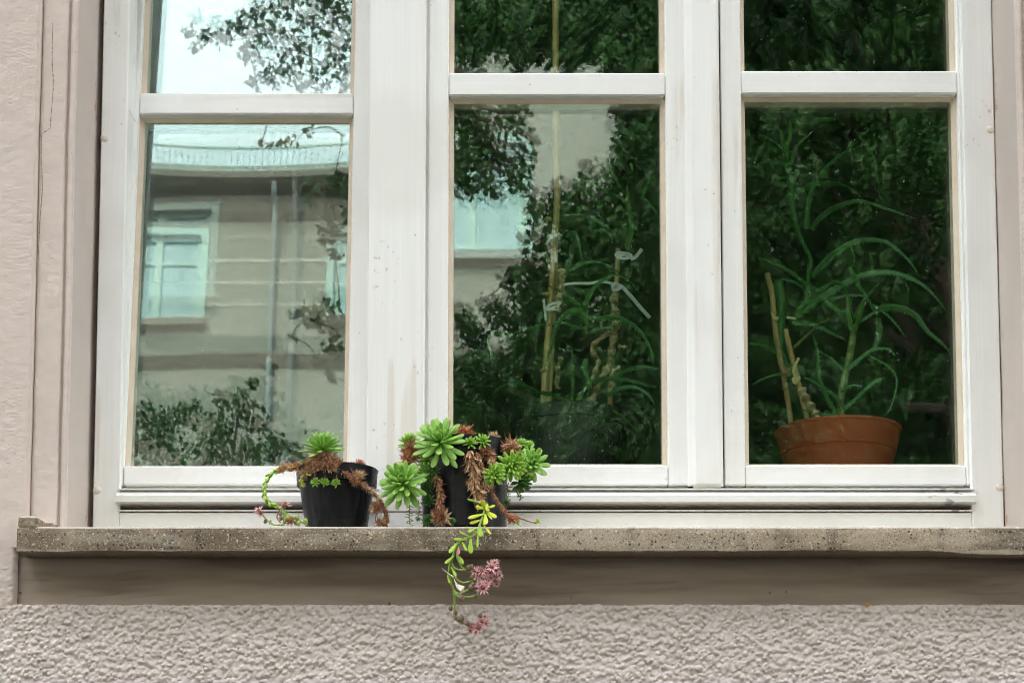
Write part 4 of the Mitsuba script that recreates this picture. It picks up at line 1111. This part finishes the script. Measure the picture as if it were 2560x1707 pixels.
add(Q + '__stem', tube(stem_path(ZQ, [(470, 520), (410, 400), (385, 300), (395, 150), (400, 40), (380, -120)], .21), .0085, 9), 'aloe_leaf', True)
cane(Q, ZQ, [(470, 850), (440, 640), (365, 230), (340, -30), (308, -170)], .20, .0046)
cane(Q, ZQ, [(580, 820), (500, 500), (425, 195)], .175, .0045)
bark_stem(Q, ZQ, [(530, 580), (570, 660), (620, 740), (640, 790)], .17, .0065, 7)
bark_stem(Q, ZQ, [(400, 480), (440, 465), (430, 490)], .19, .006, 8)
tie(Q, ZQ, [(515, 380), (490, 430), (480, 470), (500, 510), (520, 505), (490, 545), (478, 515), (520, 520)], .166, .0045, 'tie_raffia')
tie(Q, ZQ, [(335, 85), (360, 130), (378, 118), (345, 125)], .19, .004, 'tie_raffia')
tie(Q, ZQ, [(435, 115), (495, 125)], .165, .0035, 'tie_raffia')
tag(Q, 'aloe with arching toothed leaves in a terracotta coloured pot behind the right pane', 'potted plant', 'aloes inside the window')

# ------------------------------------------------------------------ the street behind the camera, mirrored in the panes
mat('asphalt', lambda p, n, uv: mix((0.03, 0.03, 0.032), (0.05, 0.05, 0.05), noise(p.x * 40, p.y * 40, 0)), 0.9)
mat('pavement_stone', lambda p, n, uv: mix((0.055, 0.052, 0.05), (0.085, 0.08, 0.076), fbm(p.x * 3, p.y * 3, 0, 3)), 0.85)
mat('facade_render', lambda p, n, uv: mix((0.345, 0.345, 0.315), (0.405, 0.40, 0.365), fbm(p.x * .8, p.y, p.z * .8, 3)), 0.9, 0.2)
mat('facade_band', (0.30, 0.27, 0.24), 0.8)
mat('eave_wood', (0.26, 0.23, 0.20), 0.8)
mat('string_course', (0.56, 0.55, 0.50), 0.8)
mat('facade_trim', (0.54, 0.73, 0.70), 0.6)
mat('sky_tinted_pane', lambda p, n, uv: mix((0.36, 0.53, 0.58), (0.56, 0.72, 0.76), noise(p.x * 9, 0, p.z * .6)), 0.08, 0.8)  # pale cyan base colour stands in for mirrored sky
mat('zinc', (0.33, 0.37, 0.39), 0.45, 0.5)
mat('roof_tin', (0.50, 0.53, 0.53), 0.5)
mat('tree_bark', lambda p, n, uv: mix((0.045, 0.035, 0.028), (0.12, 0.10, 0.08), noise(p.x * 25, p.y * 25, p.z * 7)), 0.95)


def tree_leaf(name, a, b):
    mat(name, lambda p, n, uv: mix(a, b, noise(p.x * 5, p.y * 5, p.z * 5) * .5 + noise(p.x * 29, p.y * 29, p.z * 29) * .5), 0.5, 0.4)


tree_leaf('tree_leaf', (0.010, 0.050, 0.010), (0.050, 0.140, 0.026))
tree_leaf('tree_leaf_light', (0.07, 0.13, 0.04), (0.14, 0.22, 0.07))

add('road', cbox(-60, 60, -17.5, -6.5, -.30, -.12), 'asphalt')
tag('road', None, kind='structure')
mat('low_bounce_soil', lambda p, n, uv: mix((0.022, 0.018, 0.013), (0.035, 0.032, 0.02), noise(p.x * 14, p.y * 14, 0)), 0.95)
add('added_garden', cbox(-60, 60, -3.6, YW - .02, -.30, -.01, .01), 'low_bounce_soil')  # unseen dark ground put in to cut light bounced onto the wall
tag('added_garden', None, kind='structure')
add('pavement', cbox(-60, 60, -6.5, -3.6, -.30, 0.0, .01), 'pavement_stone')
tag('pavement', None, kind='structure')
add('pavement', cbox(-60, 60, -23.98, -17.5, -.30, 0.0, .01), 'pavement_stone')
tag('pavement_001', None, kind='structure')
add('ground', cbox(-300, 300, -300, 300, -.6, -.32), 'pavement_stone')
tag('ground', None, kind='structure')

YO = -24.0
B = 'apartment_building'
G = lambda px, py, Y=YO: seen_in_glass(px, py, Y, TILT)
zE = float(G(600, 418, YO + .6)[2])
bx0, bx1 = -9.5, 36.0
rows = [(1.3, 3.1), (5.6, 7.3), (10.83, 12.5), (float(G(480, 805)[2]), float(G(480, 585)[2]))]
cols = [[-8.4, -5.0, -1.45, 2.4, 6.2, 10, 13.8, 17.6, 21.4, 25.2, 29, 32.8]] * 3 + [[-6.86, -2.93, 0.9, 4.7, 8.5, 12.3, 16.1, 19.9, 23.7, 27.5, 31.3]]
ww = 1.55
wl, fr = [], []
zprev = 0.0
# wall as piers and spandrels, so that the windows are real openings
for (z0, z1), cs in zip(rows, cols):
    wl.append(cbox(bx0, bx1, YO - .4, YO, zprev, z0))
    e = [bx0] + [q for c in cs for q in (c, c + ww)] + [bx1]
    wl += [cbox(a, b, YO - .4, YO, z0, z1) for a, b in zip(e[::2], e[1::2])]
    zprev = z1
wl.append(cbox(bx0, bx1, YO - .4, YO, zprev, zE + .5))
wl += [cbox(bx0, bx1, YO - 9, YO - 8.6, 0, zE + .5), cbox(bx0, bx0 + .3, YO - 8.6, YO - .4, 0, zE + .5), cbox(bx1 - .3, bx1, YO - 8.6, YO - .4, 0, zE + .5)]
add(B + '__wall', cat(wl), 'facade_render')
for (z0, z1), cs in zip(rows, cols):
    for c in cs:
        k = key_for(B + '__window')
        w = .09
        fm = [cbox(c, c + w, YO - .16, YO - .08, z0, z1), cbox(c + ww - w, c + ww, YO - .16, YO - .08, z0, z1), cbox(c, c + ww, YO - .161, YO - .079, z0, z0 + w), cbox(c, c + ww, YO - .161, YO - .079, z1 - w, z1),
              cbox(c + ww / 2 - .06, c + ww / 2 + .06, YO - .163, YO - .07, z0, z1), cbox(c, c + ww, YO - .16, YO - .081, z0 + (z1 - z0) * .68, z0 + (z1 - z0) * .68 + .05)]
        fm += [cbox(c - .12, c, YO, YO + .035, z0, z1 + .12), cbox(c + ww, c + ww + .12, YO, YO + .035, z0, z1 + .12), cbox(c, c + ww, YO, YO + .035, z1, z1 + .12)]
        add(k + '__frame', cat(fm), 'facade_trim')
        add(k + '__pane', cbox(c + .02, c + ww - .02, YO - .14, YO - .12, z0 + .02, z1 - .02), 'sky_tinted_pane')
        add(k + '__sill', cbox(c - .15, c + ww + .15, YO - .05, YO + .14, z0 - .12, z0), 'facade_band')
zb = float(G(500, 905)[2])
add(B + '__cornice', prism([(YO, zb - .16), (YO + .10, zb - .10), (YO + .20, zb), (YO + .20, zb + .05), (YO, zb + .14)], 'x', bx0, bx1), 'facade_band')
for zz in (float(G(560, 652)[2]), float(G(560, 708)[2]), float(G(560, 765)[2])):
    e = [bx0] + [q for c in cols[-1] for q in (c - .13, c + ww + .13)] + [bx1]
    add(B + '__string_course', cat([cbox(a, b, YO, YO + .012, zz - .03, zz + .03, .008) for a, b in zip(e[::2], e[1::2])]), 'string_course')
add(B + '__string_course', prism([(YO, 8.9), (YO + .1, 8.95), (YO + .12, 9.1), (YO, 9.15)], 'x', bx0, bx1), 'facade_band')
add(B + '__eaves', cat([prism([(YO, zE - .62), (YO + .16, zE - .5), (YO + .22, zE - .22), (YO + .6, zE - .12), (YO + .6, zE), (YO - .1, zE), (YO - .1, zE - .62)], 'x', bx0 - .3, bx1 + .3)]), 'eave_wood')
add(B + '__roof', prism([(YO + .58, zE + .002), (YO + .58, zE + .03), (YO - 4.5, zE + 1.5), (YO - 9.5, zE + .03), (YO - 9.5, zE + .002)], 'x', bx0 - .3, bx1 + .3), 'roof_tin')
bal = [cbox(a, a + .016, YO + .48, YO + .50, zE + .03, zE + .50) for a in np.arange(bx0, bx1, .105)]
bal += [cbox(bx0, bx1, YO + .475, YO + .515, zE + .50, zE + .53), cbox(bx0, bx1, YO + .475, YO + .515, zE + .05, zE + .08)]
add(B + '__roof_railing', cat(bal), 'facade_trim', kind='stuff')
for px, r in ((690, .05),):
    p = G(px, 700)
    add(B + '__downpipe', tube([(p[0], YO + .5, zE - .14), (p[0], YO + .44, zE - .4), (p[0], YO + .16, zE - 1.1), (p[0], YO + .14, 9), (p[0], YO + .14, 0)], r, 10, 4), 'zinc', True)
    add(B + '__downpipe', tube([(p[0] + 8, YO + .5, zE - .14), (p[0] + 8, YO + .16, zE - 1.1), (p[0] + 8, YO + .14, 0)], r, 10, 4), 'zinc', True)
tag(B, 'beige rendered apartment house across the street with white framed windows, mirrored in the left pane', 'building')


def foliage(blobs, size, seed, droop=.5):
    """Leaves, each a folded rhombus, scattered through the given clumps (centre, radius, count)."""
    r = np.random.default_rng(seed)
    cs = []
    for c, rad, n_ in blobs:
        d = r.normal(size=(n_, 3))
        d *= (r.random(n_) ** .45 / np.linalg.norm(d, axis=1))[:, None]
        cs.append(np.asarray(c) + d * rad * np.array([1, 1, .9]))
    c = np.vstack(cs)
    n_ = len(c)
    ax = r.normal(size=(n_, 3)) + np.array([0, 0, -droop])
    ax /= np.linalg.norm(ax, axis=1, keepdims=True)
    s = np.cross(ax, r.normal(size=(n_, 3)))
    s /= np.linalg.norm(s, axis=1, keepdims=True)
    nn = np.cross(ax, s)
    L = size * r.uniform(.7, 1.25, n_)[:, None]
    v = np.stack([c - ax * L / 2, c + s * L * .36 - ax * L * .05 + nn * L * .10, c + ax * L / 2, c - s * L * .36 - ax * L * .05 + nn * L * .10], 1).reshape(-1, 3)
    b = np.arange(n_) * 4
    f = np.vstack([np.column_stack([b, b + 1, b + 2]), np.column_stack([b, b + 2, b + 3])])
    return trimesh.Trimesh(v, f, process=False)


def crown(c, rx, ry, rz, n_, size, seed):
    """A full crown: leaf clumps set through an uneven ellipsoid."""
    r = np.random.default_rng(seed)
    d = r.normal(size=(90, 3))
    d *= (r.uniform(.35, 1, 90) / np.linalg.norm(d, axis=1))[:, None]
    return [(np.asarray(c) + q * (rx, ry, rz), r.uniform(.7, 1.15), n_ // 90) for q in d]


def clump(px, py, Y, rpx, dens=1.0, tilt=0.0):
    c = seen_in_glass(px, py, Y, tilt)
    rad = rpx / F * np.linalg.norm(c - C0 * np.array([1, -1, 1]))
    return c, rad, int(dens * 2400 * rad * rad) + 4


def limbs(base, top_r, targets, seed, trunk_to):
    r = np.random.default_rng(seed)
    trunk = tube([base, np.asarray(base) * (1, 1, 0) + (0.1, .05, trunk_to * .5), (base[0] + .05, base[1] - .1, trunk_to)], [top_r, top_r * .8, top_r * .6], 12, 5)
    ms = []
    for t in targets:
        a = np.array([base[0] + .05, base[1] - .1, trunk_to * r.uniform(.75, 1.0)])
        m = (a + t) / 2 + (0, 0, .25 * np.linalg.norm(np.asarray(t) - a) * r.uniform(.1, .6)) + r.normal(size=3) * .15
        ms.append(tube([a, m, t], [top_r * .42, top_r * .22, .012], 6, 5))
    return trunk, cat(ms)


def tree(blobs, base, rad, trunk_to, label, leaf, size, seed, nl=14, minx=-99, more=()):
    k = key_for('street_tree')
    r = np.random.default_rng(seed)
    ok = [i for i, b in enumerate(blobs) if b[0][0] > minx]
    pick = r.choice(ok, min(nl, len(ok)), replace=False)
    t, l = limbs(base, rad, [blobs[i][0] for i in pick], seed, trunk_to)
    add(k + '__trunk', t, 'tree_bark', True)
    far = [b[0] for i, b in enumerate(blobs) if i not in ok]
    if far:
        joined, tw = [blobs[i][0] for i in ok], []
        while far:                           # each clump hangs on the nearest one that already has a branch
            d = np.linalg.norm(np.array(far)[:, None] - np.array(joined)[None], axis=2)
            i, j = np.unravel_index(np.argmin(d), d.shape)
            q, e = far.pop(i), joined[j]
            tw.append(tube([e, (e + q) / 2 + r.normal(size=3) * .10 * d[i, j], q], [.006, .005, .003], 5, 4))
            joined.append(q)
        l = cat([l] + tw)
    add(k + '__limb', l, 'tree_bark', True)
    add(k + '__crown', cat([foliage(blobs, size, seed)] + [foliage(q, z, seed + 7) for q, z in more]), leaf)
    tag(k, label, 'tree', 'street trees mirrored in the panes')


rj = np.random.default_rng(5)
b1 = []
for x, y, r in ((1190, 40, 75), (1280, 50, 75), (1380, 40, 75), (1480, 40, 75), (1570, 60, 75), (1650, 90, 80), (1180, 140, 60), (1290, 130, 50), (1420, 140, 50), (1530, 130, 60), (1620, 160, 70),
                (1660, 300, 75), (1400, 490, 42), (1350, 530, 38), (1335, 590, 36), (1400, 545, 45), (1440, 490, 42), (1325, 655, 36), (1285, 700, 34), (1235, 760, 40), (1160, 790, 38), (1480, 430, 36), (1590, 350, 65), (1640, 420, 75), (1560, 440, 60), (1500, 490, 45), (1600, 520, 75), (1440, 560, 45),
                (1520, 590, 65), (1620, 620, 75), (1385, 620, 42), (1460, 670, 65), (1560, 710, 75), (1640, 740, 75), (1370, 690, 40), (1335, 745, 40), (1420, 780, 65), (1520, 820, 75), (1620, 850, 75), (1270, 800, 45),
                (1185, 835, 50), (1310, 870, 60), (1210, 930, 70), (1400, 920, 70), (1500, 940, 75), (1600, 960, 75), (1140, 1010, 70), (1260, 1020, 75), (1360, 1040, 75), (1460, 1060, 75), (1560, 1080, 75), (1640, 1060, 75)):
    b1.append(clump(x, y, rj.uniform(-12.2, -9.5), r, 1.7))
for x in np.arange(1700, 2640, 82):
    for y in np.arange(-260, 1230, 92):
        b1.append(clump(x + rj.uniform(-30, 30), y + rj.uniform(-30, 30), rj.uniform(-13, -8.8), rj.uniform(60, 90), 1.7))
back = []
for x in np.arange(1170, 2640, 105):
    for y in np.arange(-280, 1230, 110):
        if x > 1540 or y > 820 - max(0, x - 1300) * 1.7 or y < 120:
            back.append(clump(x + rj.uniform(-35, 35), y + rj.uniform(-35, 35), rj.uniform(-14.5, -12.8), 95, 1.5))
tree(b1, (4.3, -11.3, -.12), .19, 4.0, 'broad dense dark green street tree mirrored in the middle and right panes', 'tree_leaf', .070, 1, 22, 2.0, [(back, .11), (crown((5.2, -10.0, 10.4), 3.9, 3.6, 4.2, 12000, .17, 51), .17)])
b2 = [clump(x, y, rj.uniform(-11, -9.5), r, 1.9) for x, y, r in ((1150, 300, 70), (1215, 340, 65), (1170, 420, 70), (1250, 410, 55), (1300, 450, 38), (1170, 470, 45), (1235, 478, 38), (1315, 410, 36), (1320, 350, 30), (1290, 300, 45), (1325, 485, 26))]
for x, y, r in ((905, 40, 60), (850, 100, 60), (790, 50, 55), (860, 180, 60), (740, 130, 55), (670, 95, 50), (600, 75, 38), (700, 195, 45), (625, 150, 38), (560, 105, 32), (500, 105, 28), (780, 215, 50), (910, 210, 60), (465, 85, 22), (650, 40, 30), (720, 15, 45), (480, 130, 16),
                (640, 215, 25), (820, 20, 50)):
    b2.append(clump(x, y, rj.uniform(-10.2, -8.8), r, 1.5, TILT))
for x, y, r, n_ in ((770, 318, 22, 9), (735, 345, 18, 6), (705, 350, 18, 6), (680, 352, 10, 3), (655, 345, 7, 2), (860, 340, 10, 3)):
    c, rad, _ = clump(x, y, -9.2, r, 1, TILT)
    b2.append((c, rad, n_))
for x, y, r in ((825, 500, 55), (865, 470, 45), (850, 560, 45), (785, 470, 32), (830, 590, 30), (855, 640, 25), (830, 790, 48), (870, 820, 45), (785, 795, 42), (850, 885, 42), (815, 905, 26), (745, 785, 20), (740, 850, 16), (840, 940, 20)):
    b2.append(clump(x, y, rj.uniform(-10.5, -9.3), r, 1.7, TILT))
tree(b2, (-.95, -10.4, -.12), .15, 8.2, 'looser street tree whose hanging leaves show against the sky in the left pane', 'tree_leaf', .058, 2, 20, -1.0, [(crown((.7, -9.4, 13.6), 2.5, 2.6, 2.6, 8000, .15, 52), .15)])
b3 = []
for x, y, r in ((400, 1060, 50), (470, 1050, 50), (540, 1080, 50), (600, 1020, 45), (640, 1060, 45), (690, 1130, 45), (420, 1140, 55), (520, 1150, 55), (620, 1150, 55), (555, 1005, 30), (630, 965, 20), (360, 1110, 55), (745, 1145, 35), (350, 1040, 40)):
    b3.append(clump(x, y, rj.uniform(-17.5, -15.5), r, 1.5, TILT))
cb = np.mean([b[0] for b in b3], 0)
b3 += crown(cb + (0, 0, -2.6), 1.6, 1.5, 2.0, 14000, .1, 53)
tree(b3, (float(cb[0]), float(cb[1]), 0.0), .2, 6.0, 'bushy street tree before the beige house, low in the left pane', 'tree_leaf', .075, 3, 18)
nb = 'apartment_building_001'  # unseen house added to block low sky light on the near wall
wl = [cbox(-36, -10.2, YO - 9, YO + .3, 0, 15.5)]
add(nb + '__wall', cat(wl), 'facade_render')
for z0 in (1.4, 4.9, 8.4, 11.9):
    for x0 in np.arange(-34.5, -12, 3.6):
        k = key_for(nb + '__window')
        add(k + '__frame', cat([cbox(x0, x0 + .1, YO + .302, YO + .36, z0, z0 + 1.8), cbox(x0 + 1.4, x0 + 1.5, YO + .302, YO + .36, z0, z0 + 1.8), cbox(x0 + .1, x0 + 1.4, YO + .302, YO + .36, z0, z0 + .1), cbox(x0 + .1, x0 + 1.4, YO + .302, YO + .36, z0 + 1.7, z0 + 1.8), cbox(x0 + .7, x0 + .8, YO + .302, YO + .355, z0 + .1, z0 + 1.7)]), 'facade_trim')
        add(k + '__pane', cbox(x0 + .1, x0 + 1.4, YO + .301, YO + .32, z0 + .1, z0 + 1.7), 'sky_tinted_pane')
add(nb + '__roof', prism([(YO + .7, 15.5), (YO + .7, 15.65), (YO - 4.5, 18), (YO - 9.6, 15.65), (YO - 9.6, 15.5)], 'x', -36.3, -10.0), 'roof_tin')
tag(nb, 'unseen lower apartment house added left of the mirrored one to block low sky light', 'building')
for i, (x, y, z, rx, rz) in enumerate(((-8.6, -9.6, 9.2, 3.5, 4.6), (-15.5, -9.4, 9.0, 3.7, 4.4), (-22.5, -9.8, 9.4, 3.8, 4.6), (12.6, -9.6, 9.2, 3.8, 4.6), (20.0, -9.5, 9.0, 3.8, 4.4), (27.5, -9.6, 9.2, 3.8, 4.6))):  # unseen row, added to keep sky light off the near wall
    c = crown((x, y, z), rx, 3.8, rz, 11000, .18, 60 + i)
    tree(c, (x, y - .6, -.12), .18, 5.0, ('first', 'second', 'third')[i % 3] + (' unseen tree added to the left of the mirrored ones to block sky light', ' unseen tree added to the right of the mirrored ones to block sky light')[i // 3], 'tree_leaf', .18, 70 + i, 10)

hk = key_for('added_hedge')  # unseen planting added behind the camera to block light bounced off the ground
hb = [(np.array([x, rj.uniform(-4.5, -3.9), z]), .34, 260) for x in np.arange(-9, 9, .42) for z in (.35, .85, 1.2)]
add(hk + '__foliage', foliage(hb, .06, 91, .2), 'tree_leaf')
add(hk + '__stem', cat([tube([(x, -4.2, -.02), (x + .05, -4.2, .5), (x, -4.15, 1.1)], [.03, .025, .012], 6, 3) for x in np.arange(-8.8, 9, .8)]), 'tree_bark', True)
tag(hk, 'unseen clipped greenery added behind the viewer to cut light from the ground', 'added_hedge')
